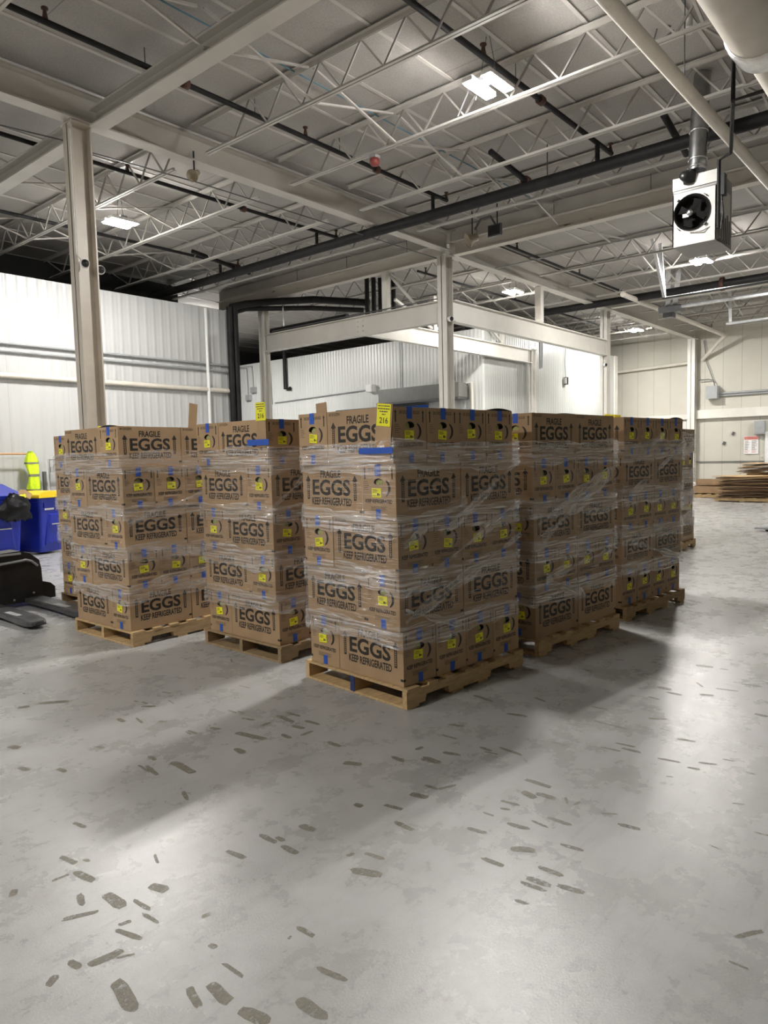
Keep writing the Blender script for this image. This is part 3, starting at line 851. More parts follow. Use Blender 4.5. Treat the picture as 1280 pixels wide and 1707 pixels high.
for c in range(2):
    for r_ in range(8):
        for q in range(2):
            u = 0.06+c*0.48
            fc.rect(u, u+0.2+0.2*R.random(), 0.26+r_*0.09+q*0.035, 0.275+r_*0.09+q*0.035, 'pink_print' if r_ > 5 else 'ink_soft')
b.build('sheet', t)
for i, (y, z) in enumerate(((6.95, 2.05), (7.25, 1.72))):
    b = MB(); b.box((27.32, y, z), (0.05, 0.08, 0.12), 'dark_metal', Matrix.Rotation(0.4, 3, 'X'))
    tag(b.build('wall_bracket'), ['larger upper', 'smaller lower'][i] + ' dark bracket on the far wall left of the poster', 'bracket')
b = MB(); b.bx(27.18, 27.2, 8.62, 9.25, 1.6, 2.55, 'card_pale'); 
b = MB(); b.bx(27.15, 27.32, 8.5, 9.1, 1.55, 2.55, 'steel2'); tag(b.build('wall_panel_box'), 'cream cabinet left of the far column above the farthest stack', 'cabinet')

# ---- fan heater
HX, HY, HZ = 9.1, 2.78, 4.0
t = empty('fan_heater', (HX, HY, HZ), 0, 'box-shaped fan heater with round dark fan hanging at the right', 'heater')
b = MB(); b.bx(0.12, 0.62, -0.25, 0.25, 0, 0.64, 'heater_dark'); b.bx(0, 0.12, -0.25, -0.24, 0, 0.64, 'heater_dark'); b.bx(0, 0.12, 0.24, 0.25, 0, 0.64, 'heater_dark'); b.bx(0, 0.12, -0.25, 0.25, 0, 0.01, 'heater_dark'); b.bx(0, 0.12, -0.25, 0.25, 0.63, 0.64, 'heater_dark'); b.bx(0, 0.62, -0.25, 0.25, 0.64, 0.80, 'heater_dark'); b.build('cabinet', t)
b = MB(); b.bx(-0.012, 0, -0.25, 0.25, 0.66, 0.80, 'heater'); b.build('top_panel', t)
b = MB()
n = 28; rad = 0.205; cy, cz = 0.025, 0.37
ring = [(-0.014, cy+rad*math.cos(2*PI*i/n), cz+rad*math.sin(2*PI*i/n)) for i in range(n)]
outer = []
for i in range(n):
    a = 2*PI*i/n; dx, dz = math.cos(a), math.sin(a)
    k = min((0.25-cy if dx > 0 else 0.25+cy)/max(abs(dx), 1e-6), (0.62-cz if dz > 0 else cz)/max(abs(dz), 1e-6))
    outer.append((-0.014, cy+dx*k, cz+dz*k))
corn = []
vs = ring+outer
fs = [(i, (i+1) % n, n+(i+1) % n, n+i) for i in range(n)]
b.add(vs, fs, 'heater')
for sy, sz in ((-0.25, 0), (0.25, 0), (0.25, 0.62), (-0.25, 0.62)):
    i = min(range(n), key=lambda i: (outer[i][1]-sy)**2+(outer[i][2]-sz)**2)
    for j in ((i+1) % n, (i-1) % n):
        b.add([(-0.014, sy, sz), outer[i], outer[j]], [(0, 1, 2)], 'heater')
b.bx(-0.014, 0, -0.25, -0.235, 0, 0.62, 'heater'); b.bx(-0.014, 0, 0.235, 0.25, 0, 0.62, 'heater')
b.build('front_panel', t)
b = MB(); b.lathe((-0.03, cy, cz), (1, 0, 0), [(0, rad*1.03), (0.0, rad*0.98), (0.06, rad*0.9), (0.12, rad*0.75)], 'fan_black', 28)
b.lathe((0.0, cy, cz), (1, 0, 0), [(0.095, rad*0.92), (0.096, 0.001)], 'fan_black', 28); b.build('fan_shroud', t)
b = MB()
for i in range(4):
    a = i*PI/2+0.4
    rot = Matrix.Rotation(a, 3, 'X')
    b.add([rot @ Vector(p) + Vector((0.0, cy, cz)) for p in ((0.0, 0.03, -0.015), (0.008, 0.16, -0.05), (0.018, 0.16, 0.05), (0.01, 0.03, 0.015))], [(0, 1, 2, 3)], 'fan_black')
b.build('fan_blade', t)
b = MB(); b.lathe((0.005, cy+0.02, cz), (-1, 0, 0), [(0, 0.04), (0.04, 0.04), (0.045, 0.02), (0.05, 0.012), (0.05, 0.001)], 'galv', 16); b.build('fan_motor', t)
b = MB(); b.bx(-0.035, -0.015, cy+0.03, cy+0.10, cz-0.05, cz-0.01, 'paper'); b.build('motor_label', t)
b = MB()
for a in range(4):
    q = a*PI/2+PI/4
    b = MB(); b.box((-0.03, cy+0.235*math.cos(q)*0.93, cz+0.235*math.sin(q)), (0.03, 0.012, 0.035), 'dark_metal', Matrix.Rotation(q, 3, 'X')); b.build('fan_clip', t)
b = MB(); b.lathe((-0.02, 0.06, 0.80), (-0.5, 0, 1), [(-0.08, 0.075), (0.03, 0.08), (0.06, 0.05), (0.065, 0.001)], 'black', 14)
b.lathe((-0.05, 0.09, 0.78), (-1, 0, 0), [(0, 0.055), (0.06, 0.055), (0.08, 0.03), (0.08, 0.001)], 'black', 14); b.build('vent_motor', t)
b = MB(); b.bx(0.10, 0.5, -0.265, -0.25, 0.05, 0.62, 'heater'); b.bx(0.05, 0.09, -0.30, -0.25, 0.30, 0.44, 'white_plastic'); b.build('side_panel', t)
b = MB()
for i in range(5):
    b.bx(0.12+i*0.08, 0.14+i*0.08, -0.275, -0.265, 0.02, 0.3+0.05*(i % 2), 'dark_metal')
b.build('side_louver', t)
b = MB(); b.bx(0.0, 0.10, -0.33, -0.25, 0.50, 0.74, 'black'); b.tube([(0.03, -0.29, 0.12), (0.03, -0.31, 0.3), (0.02, -0.29, 0.55)], 0.012, 'black', 6)
b.tube([(0.02, -0.27, 0.2), (-0.04, -0.1, 0.12), (-0.03, 0.05, 0.14)], 0.006, 'galv', 6)
b.build('gas_valve', t)
t = empty('flue_pipe', (9.12, 2.76, 4.84), 0, 'grey metal flue pipe rising from the fan heater to the roof', 'flue')
b = MB(); b.tube([(0, 0, 0), (0.05, 0, 0.5), (0.17, 0, 1.15)], 0.10, 'galv', 20); b.build('pipe_body', t)
b = MB()
for z, x in ((0.03, 0.0), (0.12, 0.012), (0.45, 0.045)):
    b.lathe((x, 0, z), (0.1, 0, 1), [(0, 0.10), (0.005, 0.108), (0.02, 0.108), (0.025, 0.10)], 'galv', 20)
b.build('joint_band', t)

# ---- door opener and its tracks
t = empty('door_opener', (19.6, 6.50, 5.14), 0, 'dark grey garage door opener motor hanging at the right', 'door opener')
b = MB(); b.bx(-0.15, 0.15, -0.22, 0.34, 0.0, 0.17, 'dark_metal'); b.build('motor_case', t)
b = MB(); b.bx(-0.14, 0.14, -0.02, 0.22, -0.12, 0.0, 'black'); b.build('lower_case', t)
b = MB(); b.bx(-0.05, 0.05, -5.5, -0.22, 0.10, 0.19, 'bright_galv'); b.build('rail', t)
for i, (x, y) in enumerate(((18.24, 6.18), (18.54, 6.02))):
    b = MB(); b.bar((x, y, 5.97), (19.55, 6.62-0.18*i, 5.31), 0.12, 0.03, 'bright_galv')
    tag(b.build('opener_hanger'), ['left', 'right'][i] + ' bright metal hanger strap above the door opener', 'hanger strap', 'opener hangers')
for i, x in enumerate((15.44, 15.9)):
    b = MB(); b.bar((x, 5.56, 5.97), (15.9, 5.46, 4.80), 0.07, 0.03, 'bright_galv'); tag(b.build('track_hanger'), ['left', 'right'][i] + ' leg of the bright V-shaped strap left of the opener', 'hanger strap')
for i, (x, y, z) in enumerate(((20.4, 5.3, 4.82), (20.3, 3.0, 4.9))):
    b = MB(); b.bar((x, y, z), (x, y+0.04, 5.97), 0.07, 0.03, 'bright_galv'); tag(b.build('track_hanger'), ['near', 'far right'][i] + ' metal upright holding the lower door track', 'hanger strap')
pipe('door_track', [(20.4, 5.4, 4.80), (20.4, -2, 4.88)], 0.04, 'bright_galv', 'bright lower door track at the right edge', cat='track', n=6)
pipe('door_track', [(15.9, 5.5, 4.80), (15.9, -2, 4.82)], 0.028, 'dark_metal', 'grey upper track crossing behind the opener', cat='track', n=6)

# ---- horn speakers, strobe, cameras
def horn(c, ax, label, r=0.11, m='speaker', square=False, up=0.2):
    t = empty('horn_speaker', c, 0, label, 'loudspeaker')
    b = MB()
    if square:
        b.box((0, 0, 0), (0.06, 0.26, 0.20), m); b.box((-0.032, 0, 0), (0.01, 0.22, 0.16), 'black')
        b.lathe((0.03, 0, 0), (1, 0, 0), [(0, 0.07), (0.10, 0.04), (0.16, 0.04), (0.16, 0.001)], m, 12)
    else:
        b.lathe((0, 0, 0), ax, [(0, r), (0.01, r*0.98), (0.08, r*0.6), (0.14, r*0.5), (0.20, r*0.5), (0.2, 0.001)], m, 18)
        b.lathe(Vector(ax)*0.01, ax, [(0, r*0.93), (0.05, r*0.4), (0.051, 0.001)], m, 18)
    b.build('horn', t)
    b = MB(); b.tube([Vector(ax)*0.12, Vector(ax)*0.12+Vector((0, 0, up))], 0.012, 'black', 6); b.build('bracket', t)
    return t
horn((5.88, 8.20, 5.33), (0.5, 0.3, 0.35), 'small tan horn speaker hanging under the left girder', 0.08, up=0.3)
horn((11.25, 6.83, 5.50), (1, 0.2, 0.0), 'dark square speaker hanging before the rusty beam', square=True, m='dark_metal', up=0.5)
t = horn((11.2, 7.38, 5.42), (0.6, -0.5, 0.35), 'tan angled horn speaker left of the dark square one', 0.14, up=0.55)
pipe('speaker_bracket', [(11.25, 7.25, 5.60), (11.3, 7.15, 5.78), (11.3, 6.95, 5.78), (11.3, 6.85, 5.62)], 0.02, 'dark_metal', 'curved dark bracket joining the two hanging speakers', cat='bracket', n=6)
t = empty('fire_strobe', (7.46, 6.36, 5.46), 0, 'small red fire strobe under a roof joist at top centre', 'alarm strobe')
b = MB(); b.lathe((0, 0, 0), (0, 0, -1), [(-0.05, 0.04), (-0.03, 0.07), (0.02, 0.07), (0.05, 0.05), (0.06, 0.001)], 'red', 14); b.build('strobe_dome', t)
b = MB(); b.bx(-0.05, 0.05, -0.05, 0.05, 0.04, 0.08, 'grey_metal'); b.build('back_box', t)
t = empty('ceiling_sensor', (8.0, 2.52, 5.88), 0, 'white round ceiling sensor near the top right corner', 'sensor')
b = MB(); b.lathe((0, 0, 0), (-0.3, 0, -1), [(-0.12, 0.03), (-0.02, 0.035), (0, 0.058), (0.02, 0.055), (0.035, 0.03), (0.04, 0.001)], 'white_plastic', 16); b.build('sensor_body', t)
b = MB(); b.tube([(0.05, 0.2, 0.12), (0.0, 0.3, 0.2), (0.05, 0.38, 0.05), (0, 0.3, -0.02), (0.0, 0.15, 0.05)], 0.01, 'dark_metal', 6); b.build('cable_loop', t)
def dome(c, label):
    t = empty('dome_camera', c, 0, label, 'security camera', 'security cameras')
    b = MB(); b.lathe((0, 0, 0), (-0.3, -1, -0.15), [(-0.08, 0.03), (-0.05, 0.04), (0, 0.055), (0.03, 0.05), (0.045, 0.035)], 'white_plastic', 16); b.build('camera_body', t)
    b = MB(); b.lathe(Vector((-0.3, -1, -0.15)).normalized()*0.04, (-0.3, -1, -0.15), [(0, 0.045), (0.02, 0.035), (0.035, 0.001)], 'black', 14); b.build('lens', t)
dome((4.31, 8.19, 3.90), 'white dome camera on the front of the beige column')
dome((4.58, 8.33, 3.90), 'white dome camera on the right side of the beige column')
dome((11.80, 8.20, 4.22), 'small white camera on the middle column')
dome((19.44, 8.30, 3.95), 'small white camera on the pale right column')
b = MB(); b.tube([(4.22, 8.2, 5.4), (4.22, 8.2, 4.0), (4.28, 8.18, 3.92)], 0.012, 'steel2', 6)
tag(b.build('camera_conduit'), 'thin pale conduit down the left edge of the beige column', 'conduit')

# ================================================================== pallets and egg cases
CL, CW, CH = 0.607, 0.302, 0.3455      # one case: length, width, height
LH = 0.347
def case_mesh():
    b = MB()
    hx, hy = CL/2, CW/2
    # long sides, top, bottom
    for s in (-1, 1):
        b.add([(-hx, s*hy, 0), (hx, s*hy, 0), (hx, s*hy, CH), (-hx, s*hy, CH)], [(0, 1, 2, 3) if s < 0 else (3, 2, 1, 0)], 'card')
    b.add([(-hx, -hy, CH), (hx, -hy, CH), (hx, hy, CH), (-hx, hy, CH)], [(0, 1, 2, 3)], 'card')
    b.add([(-hx, -hy, 0), (hx, -hy, 0), (hx, hy, 0), (-hx, hy, 0)], [(3, 2, 1, 0)], 'card')
    # ends with a hand hole, 4 mm board thickness
    cz = CH*0.67
    def holept(a, k=1.0):
        c, s = math.cos(a), math.sin(a)
        return (0.042*k*c, cz + (0.026*k*s if s > 0 else 0.016*k*s))
    angs = sorted(set([2*PI*i/24 for i in range(24)]))
    def outer(a):
        c, s = math.cos(a), math.sin(a)
        k = min(hy/max(abs(c), 1e-6), ((CH-cz) if s > 0 else cz)/max(abs(s), 1e-6))
        return (c*k, cz+s*k)
    ca = [math.atan2(z-cz, y) % (2*PI) for y, z in ((hy, CH), (-hy, CH), (-hy, 0), (hy, 0))]
    angs = sorted(angs+ca)
    n = len(angs)
    for sx in (-1, 1):
        x = sx*hx
        i3 = [(x, holept(a)[0], holept(a)[1]) for a in angs]
        o3 = [(x, outer(a)[0], outer(a)[1]) for a in angs]
        d3 = [(x-sx*0.03, holept(a)[0], holept(a)[1]) for a in angs]
        fs = []
        for i in range(n):
            j = (i+1) % n
            fs.append((i, j, n+j, n+i)); 
        b.add(i3+o3, fs, 'card')
        b.add(i3+d3, [(i, (i+1) % n, n+(i+1) % n, n+i) for i in range(n)], 'hole')
        b.add([(x-sx*0.03, -0.06, cz-0.04), (x-sx*0.03, 0.06, cz-0.04), (x-sx*0.03, 0.06, cz+0.04), (x-sx*0.03, -0.06, cz+0.04)], [(0, 1, 2, 3)], 'hole')
    # printing
    for s in (-1, 1):
        f = Face2D(b, (s*hx, s*hy, CH), (-s, 0, 0), (0, 0, -1), CL, CH)     # long side
        f.text('30 DOZEN', 0.03, 0.21, 0.03, 0.085, 'ink', 0.012)
        f.text('FRAGILE', 0.32, 0.66, 0.105, 0.255, 'ink', 0.028)
        f.text('EGGS', 0.175, 0.815, 0.285, 0.595, 'ink', 0.030)
        f.text('KEEP REFRIGERATED', 0.16, 0.83, 0.635, 0.785, 'ink', 0.030)
        f.arrow(0.10, 0.085, 0.20, 0.68, 'ink'); f.arrow(0.89, 0.085, 0.20, 0.68, 'ink')
        f.rect(0.955, 1.0, 0.86, 0.905, 'ink')
        f = Face2D(b, (s*hx, -s*hy, CH), (0, s, 0), (0, 0, -1), CW, CH)     # end
        f.text('30 DOZEN EGGS', 0.20, 0.80, 0.065, 0.125, 'ink_soft', 0.028)
        f.arrow(0.09, 0.07, 0.05, 0.27, 'ink', False); f.arrow(0.90, 0.07, 0.05, 0.27, 'ink', False)
        cr = []
        for i in range(13):
            a = -1.25+2.5*i/12
            cr.append((0.66+0.19*math.cos(a), 0.43-0.155*math.sin(a)))
        for i in range(11, 0, -1):
            a = -1.25+2.5*i/12
            cr.append((0.655+0.125*math.cos(a), 0.43-0.140*math.sin(a)))
        for i in range(12):
            f.poly([cr[i], cr[i+1], cr[(24-i-1) if i < 11 else 12] if i < 11 else cr[12], cr[24-i] if i > 0 else cr[0]], 'ink')
        f.text('KEEP REFRIGERATED', 0.10, 0.89, 0.63, 0.705, 'ink', 0.032)
        for q in range(4):
            f.rect(0.26, 0.74-0.05*(q % 2), 0.765+q*0.022, 0.773+q*0.022, 'ink_soft')
        for q in range(5):
            f.rect(0.06, 0.17+0.03*(q % 3), 0.31+q*0.035, 0.318+q*0.035, 'ink_soft')
        f.rect(0.0, 0.05, 0.86, 0.905, 'ink')
    return b.mesh('egg_case')
CASE = case_mesh()
hx = CL/2
b = MB(); b.bx(-0.0015, 0, -0.041, 0.041, -0.029, 0.029, 'yellow_label')
f = Face2D(b, (-0.0016, 0.041, 0.029), (0, -1, 0), (0, 0, -1), 0.082, 0.058)
for q in range(3):
    f.rect(0.08, 0.55+0.12*(q % 2), 0.14+q*0.13, 0.19+q*0.13, 'ink_soft')
f.rect(0.6, 0.74, 0.52, 0.80, 'ink'); f.rect(0.78, 0.90, 0.6, 0.75, 'ink_soft'); f.rect(0.1, 0.5, 0.78, 0.82, 'ink_soft')
LABEL_ME = b.mesh('lot_label')
b = MB(); b.bx(-0.0012, 0.0, -0.024, 0.024, -0.072, 0.001, 'blue_tape'); b.bx(-0.0012, 0.06, -0.024, 0.024, 0.0005, 0.0018, 'blue_tape')
TAPE_TOP = b.mesh('tape_strip')
b = MB(); b.bx(-0.0012, 0.0, -0.021, 0.021, 0.0, 0.062, 'blue_tape')
TAPE_BOT = b.mesh('tape_strip')
b = MB(); b.lathe((0.0, 0, 0), (-1, 0, 0), [(-0.005, 0.046), (0.004, 0.040), (0.014, 0.024), (0.017, 0.001)], 'tray', 14)
TRAY = b.mesh('egg_tray')
def child(name, me, parent, loc, rx=0.0):
    o = bpy.data.objects.new(name, me)
    COL.objects.link(o)
    o.parent = parent
    o.location = loc
    o.rotation_euler = (rx, 0, 0)
    return o
case0 = bpy.data.objects.new('egg_case', CASE); COL.objects.link(case0)
used0 = [False]
def put_case(x, y, z, rz, label, grp, endvis, rr, topflap=False, sc=1.0):
    if used0[0]:
        o = case0.copy(); COL.objects.link(o)
        for ch in ():
            pass
    else:
        o = case0; used0[0] = True
    o.location = (x, y, z)
    o.rotation_euler = (0, 0, rz)
    tag(o, label, 'egg case', grp)
    if endvis:
        child('lot_label', LABEL_ME, o, (-hx-0.0016, rr.uniform(-0.012, 0.018), CH*0.515+rr.uniform(-0.012, 0.008)), rr.uniform(-0.13, 0.13))
        child('tape_strip', TAPE_TOP, o, (-hx-0.0008, rr.uniform(-0.008, 0.008), CH), 0)
        child('tape_strip', TAPE_BOT, o, (-hx-0.0008, rr.uniform(-0.01, 0.01), 0.004), rr.uniform(-0.06, 0.06))
        child('egg_tray', TRAY, o, (-hx+0.028, rr.uniform(0.0, 0.016), CH*0.645+rr.uniform(-0.010, 0.0)))
    if topflap:
        b = MB()
        n = 10
        pr = [(-CW/2+CW*i/n, 0.015*math.sin(PI*i/n)+0.002) for i in range(n+1)]
        vs = [(-hx-0.002, y_, CH+z_) for y_, z_ in pr]+[(-hx+0.30, y_, CH+z_*0.3) for y_, z_ in pr]
        b.add(vs, [(i, i+1, n+2+i, n+1+i) for i in range(n)], 'card')
        b.add([(-hx+0.001, y_, CH+z_) for y_, z_ in pr], [tuple(range(n+1))], 'hole')  # near-black fill paints the shaded gap below the flap
        fl = b.build('lifted_flap', o)
    return o
LAY = ['bottom', 'second', 'third', 'fourth', 'top']
def pallet(x, y, yaw, label, m='wood', painted=False, r=None):
    t = empty('wood_pallet', (x, y, 0), yaw, label, 'pallet', 'wood pallets')
    PXL, PYL = 1.235, 1.0
    # stringers with two fork notches, along local X
    for i, yy in enumerate((0.0, 0.48, 0.96)):
        b = MB()
        prof = [(0, 0.018), (0.16, 0.018), (0.17, 0.055), (0.20, 0.065), (0.36, 0.065), (0.39, 0.055), (0.40, 0.018), (0.83, 0.018), (0.84, 0.055), (0.87, 0.065),
                (1.03, 0.065), (1.06, 0.055), (1.07, 0.018), (PXL, 0.018), (PXL, 0.112), (0, 0.112)]
        # split into convex pieces
        for (a, c, z) in ((0, 0.17, 0.018), (0.17, 0.40, 0.062), (0.40, 0.84, 0.018), (0.84, 1.07, 0.062), (1.07, PXL, 0.018)):
            b.bx(a, c, yy, yy+0.038, z, 0.112, m if not (painted and i == 1) else m)
        for (xx, sg) in ((0.17, 1), (0.40, -1), (0.84, 1), (1.07, -1)):
            b.prism([(xx, 0.018), (xx+sg*0.012, 0.062), (xx+sg*0.035, 0.063), (xx, 0.063)], yy+0.001, yy+0.037, m)
        if painted and i == 1:
            b.bx(-0.004, 0, yy-0.001, yy+0.039, 0.014, 0.116, 'blue_paint')
        b.build('stringer', t)
    xs = [0.0, 0.20, 0.37, 0.55, 0.73, 0.90, 1.115]
    ws = [0.12, 0.09, 0.09, 0.09, 0.09, 0.09, 0.12]
    for xx, w in zip(xs, ws):
        b = MB(); b.bx(xx+r.uniform(0, 0.012), xx+w, r.uniform(-0.006, 0.004), PYL+r.uniform(-0.008, 0.004), 0.112, 0.128, m); b.build('deck_board', t)
    for xx in (0.0, 0.43, 0.70, 1.115):
        b = MB(); b.bx(xx+r.uniform(0, 0.01), xx+0.11, r.uniform(-0.006, 0.004), PYL+r.uniform(-0.008, 0.004), 0.002, 0.018, m); b.build('bottom_board', t)
    return t
# stretch film
def film_sheet(name, parent, x0, x1, y0, y1, z0, z1, off, mat, seed, amp=0.004, nz=6, lean=(0, 0)):
    rr = random.Random(seed)
    r = 0.03
    pts = []
    xa, xb, ya, yb = x0-off, x1+off, y0-off, y1+off
    def seg(p, q, n):
        for i in range(n):
            pts.append((p[0]+(q[0]-p[0])*i/n, p[1]+(q[1]-p[1])*i/n))
    seg((xa, yb-r), (xa, ya+r), 16); seg((xa, ya+r), (xa+r, ya), 3)
    seg((xa+r, ya), (xb-r, ya), 20); seg((xb-r, ya), (xb, ya+r), 3)
    seg((xb, ya+r), (xb, yb-r), 8); seg((xb, yb-r), (xb-r, yb), 2); seg((xb-r, yb), (xa+r, yb), 8); seg((xa+r, yb), (xa, yb-r), 3)
    n = len(pts)
    vs = []; uvs = []
    ph = [rr.uniform(0, 6) for _ in range(6)]
    L = [0.0]
    for i in range(n):
        a = pts[i]; c = pts[(i+1) % n]
        L.append(L[-1]+math.hypot(c[0]-a[0], c[1]-a[1]))
    for k in range(nz+1):
        t = k/nz
        for i in range(n+1):
            p = pts[i % n]
            u = L[i]
            e = 0.012*math.sin(u*5+ph[0])+0.010*math.sin(u*11+ph[1])+0.006*math.sin(u*23+ph[4])
            e2 = 0.012*math.sin(u*4+ph[2])+0.010*math.sin(u*9+ph[3])+0.006*math.sin(u*27+ph[5])
            z = (z0+e)*(1-t)+(z1+e2)*t
            cx, cy = (x0+x1)/2, (y0+y1)/2
            k2 = 1+(amp*rr.uniform(-1, 1))/0.6
            vs.append((cx+(p[0]-cx)*k2, cy+(p[1]-cy)*k2, z))
            uvs.append((u, z))
    fs = []
    for k in range(nz):
        for i in range(n):
            a = k*(n+1)+i
            fs.append((a, a+1, a+n+2, a+n+1))
    me = bpy.data.meshes.new(name)
    me.from_pydata(vs, [], fs)
    me.materials.append(M[mat])
    ul = me.uv_layers.new(name='UVMap')
    for lp in me.loops:
        ul.data[lp.index].uv = (uvs[lp.vertex_index][0]+seed*1.7, uvs[lp.vertex_index][1]+seed*0.31)
    for p in me.polygons:
        p.use_smooth = True
    o = bpy.data.objects.new(name, me); COL.objects.link(o)
    o.parent = parent
    return o
def film_strand(name, parent, p0, p1, w, nrm, seed, mat='film2'):
    """a twisted diagonal strand of film lying just off a face"""
    rr = random.Random(seed)
    a = Vector(p0); c = Vector(p1); d = (c-a); L = d.length; d.normalize()
    nn = Vector(nrm); s = d.cross(nn).normalized()
    n = 26; q = 5
    vs = []; uvs = []
    ph = [rr.uniform(0, 6) for _ in range(3)]
    for i in range(n+1):
        t = i/n
        ww = w*(0.55+0.35*math.sin(t*7+ph[0])+0.25*math.sin(t*17+ph[1]))
        base = a+d*(L*t)
        for j in range(q+1):
            v = j/q-0.5
            vs.append(base+s*(v*max(ww, w*0.2))+nn*(0.004+0.007*rr.random()))
            uvs.append((L*t*1.2+seed, v*w*1.1+seed*0.2))
    fs = []
    for i in range(n):
        for j in range(q):
            k = i*(q+1)+j
            fs.append((k, k+1, k+q+2, k+q+1))
    me = bpy.data.meshes.new(name)
    me.from_pydata(vs, [], fs)
    me.materials.append(M[mat])
    ul = me.uv_layers.new(name='UVMap')
    for lp in me.loops:
        ul.data[lp.index].uv = uvs[lp.vertex_index]
    for p in me.polygons:
        p.use_smooth = True
    o = bpy.data.objects.new(name, me); COL.objects.link(o); o.parent = parent
    return o
Z0 = 0.130
A_, B_ = 0.305, 0.610
def stack(x, y, yawdeg, pattern, sname, gname, plabel, seed, far=True, right=4, wood='wood', painted=False, leanx=0.0, flaps=(), bands=None, strands=(), shifts=None, top_to=1.70):
    rr = random.Random(seed)
    yaw = math.radians(yawdeg)
    c, s = math.cos(yaw), math.sin(yaw)
    def W_(lx, ly):
        return (x+c*lx-s*ly, y+s*lx+c*ly)
    px, py = W_(-0.004, -0.042)
    pallet(px, py, yaw, plabel, wood, painted, rr)
    for L in range(5):
        z = Z0+L*LH
        dx, dy = (shifts[L] if shifts else (rr.uniform(-0.012, 0.012), rr.uniform(-0.010, 0.010)))
        A = pattern[L] == 'A'
        def J():
            return rr.uniform(-0.003, 0.003)
        def go(lx, ly, rot, label, endvis, fl=False):
            w = W_(lx+dx+J(), ly+dy+J())
            put_case(w[0], w[1], z, yaw+rot+rr.uniform(-0.004, 0.004), label, gname, endvis, rr, fl)
        ly = LAY[L]
        if A:
            for i in range(right):
                go((i+0.5)*A_, B_/2, PI/2, 'egg case end-on, %s layer, right face, %s from the corner, %s' % (ly, ORD[i], sname), True, (L, i) in flaps)
            if far:
                go(B_/2, B_+A_/2, 0, 'egg case end-on, %s layer, left face, away from corner, %s' % (ly, sname), True)
        else:
            go(B_/2, A_/2, 0, 'corner egg case lengthwise on right face, %s layer, %s' % (ly, sname), True, (L, 0) in flaps)
            if right > 2:
                go(B_*1.5+0.004, A_/2, 0, 'rear egg case lengthwise on right face, %s layer, %s' % (ly, sname), False, (L, 1) in flaps)
            if far:
                go(A_*0.5, A_+B_/2, PI/2, 'egg case lengthwise on left face, %s layer, %s' % (ly, sname), False)
    t = empty('stretch_wrap', (x, y, 0), yaw, 'clear wrinkled stretch film wound around the %s' % sname, 'stretch film', 'stretch film on the stacks')
    film_sheet('film_layer', t, -0.012, 1.232, -0.012, 0.927, 0.42, top_to-0.1, 0.006, 'film', seed, amp=0.003, nz=10)
    bd = bands or [(Z0+k*LH-0.10+rr.uniform(-0.02, 0.02), Z0+k*LH+0.05+rr.uniform(-0.02, 0.02)) for k in (1, 2, 3)]+[(Z0+4*LH-0.055, Z0+4*LH+0.135)]
    for i, (a, e) in enumerate(bd):
        film_sheet('film_band', t, -0.012, 1.232, -0.012, 0.927, a, e, 0.012+0.002*i, 'film2', seed*7+i, amp=0.007, nz=7)
    for i, st in enumerate(strands):
        face, u0, z0, u1, z1, w = st
        if face == 'R':
            film_strand('film_strand', t, (u0, -0.036, z0), (u1, -0.036, z1), w, (0, -1, 0), seed*13+i)
        else:
            film_strand('film_strand', t, (-0.036, u0, z0), (-0.036, u1, z1), w, (-1, 0, 0), seed*13+i)
    return W_
AB = 'ABABA'; BA = 'BABAB'
SR = [('R', 0.0, 0.55, 1.22, 0.98, 0.10), ('R', 0.0, 0.72, 1.22, 1.22, 0.07), ('R', 0.35, 1.05, 1.2, 1.52, 0.09), ('R', 0.0, 1.02, 0.6, 1.28, 0.07), ('R', 0.0, 0.62, 0.6, 0.42, 0.06)]
WF = stack(3.340, 2.727, -5.37, AB, 'nearest stack', 'egg cases on the nearest stack', 'wood pallet with blue-painted block under the nearest stack', 11,
      painted=True, flaps=((4, 3),), strands=SR, shifts=[(0.018, 0.002), (0.004, 0.004), (-0.004, 0.006), (-0.004, 0.010), (-0.018, 0.016)])
WP2 = stack(3.548, 4.120, -1.5, AB, 'stack left of nearest', 'egg cases on the stack left of the nearest', 'grey weathered pallet under the stack left of the nearest', 12,
      right=2, wood='wood_dark', strands=[('R', 0.0, 1.22, 0.5, 1.55, 0.07)], shifts=[(0.02, -0.01), (0.004, 0), (-0.004, -0.005), (0.0, 0.004), (-0.018, 0.022)])
WP1 = stack(3.121, 5.505, 0.2, BA, 'stack beside black jack', 'egg cases on the stack by the black jack', 'clean pale pallet under the stack beside the black jack', 13,
      strands=[('R', 0.0, 1.05, 1.2, 1.40, 0.08), ('R', 0.0, 0.86, 1.2, 0.66, 0.06), ('R', 0.0, 0.52, 1.2, 0.62, 0.07)], flaps=((4, 0),),
      shifts=[(0.008, 0.0), (0.01, 0.0), (-0.004, 0.004), (-0.004, -0.004), (-0.012, 0.02)])
stack(3.671, 6.94, 0, AB, 'half-hidden leftmost stack', 'egg cases on the leftmost stack', 'dark pallet under the half-hidden leftmost stack', 14, right=1, wood='wood_dark',
      strands=[('L', 0.9, 0.75, 0.2, 1.0, 0.07)], top_to=1.75)
stack(4.835, 2.624, -6.17, BA, 'second stack of right row', 'egg cases on the second stack of the right row', 'pale pallet under the second stack of the right row', 15,
      strands=[('R', 0.05, 0.90, 1.2, 1.45, 0.16), ('R', 0.0, 1.02, 0.9, 1.38, 0.09), ('R', 0.1, 0.60, 0.7, 0.36, 0.12), ('R', 0.1, 0.60, 1.1, 0.72, 0.08)],
      shifts=[(0.012, 0), (0.01, 0), (0, 0), (0, 0.005), (-0.014, 0.004)], flaps=((4, 1),))
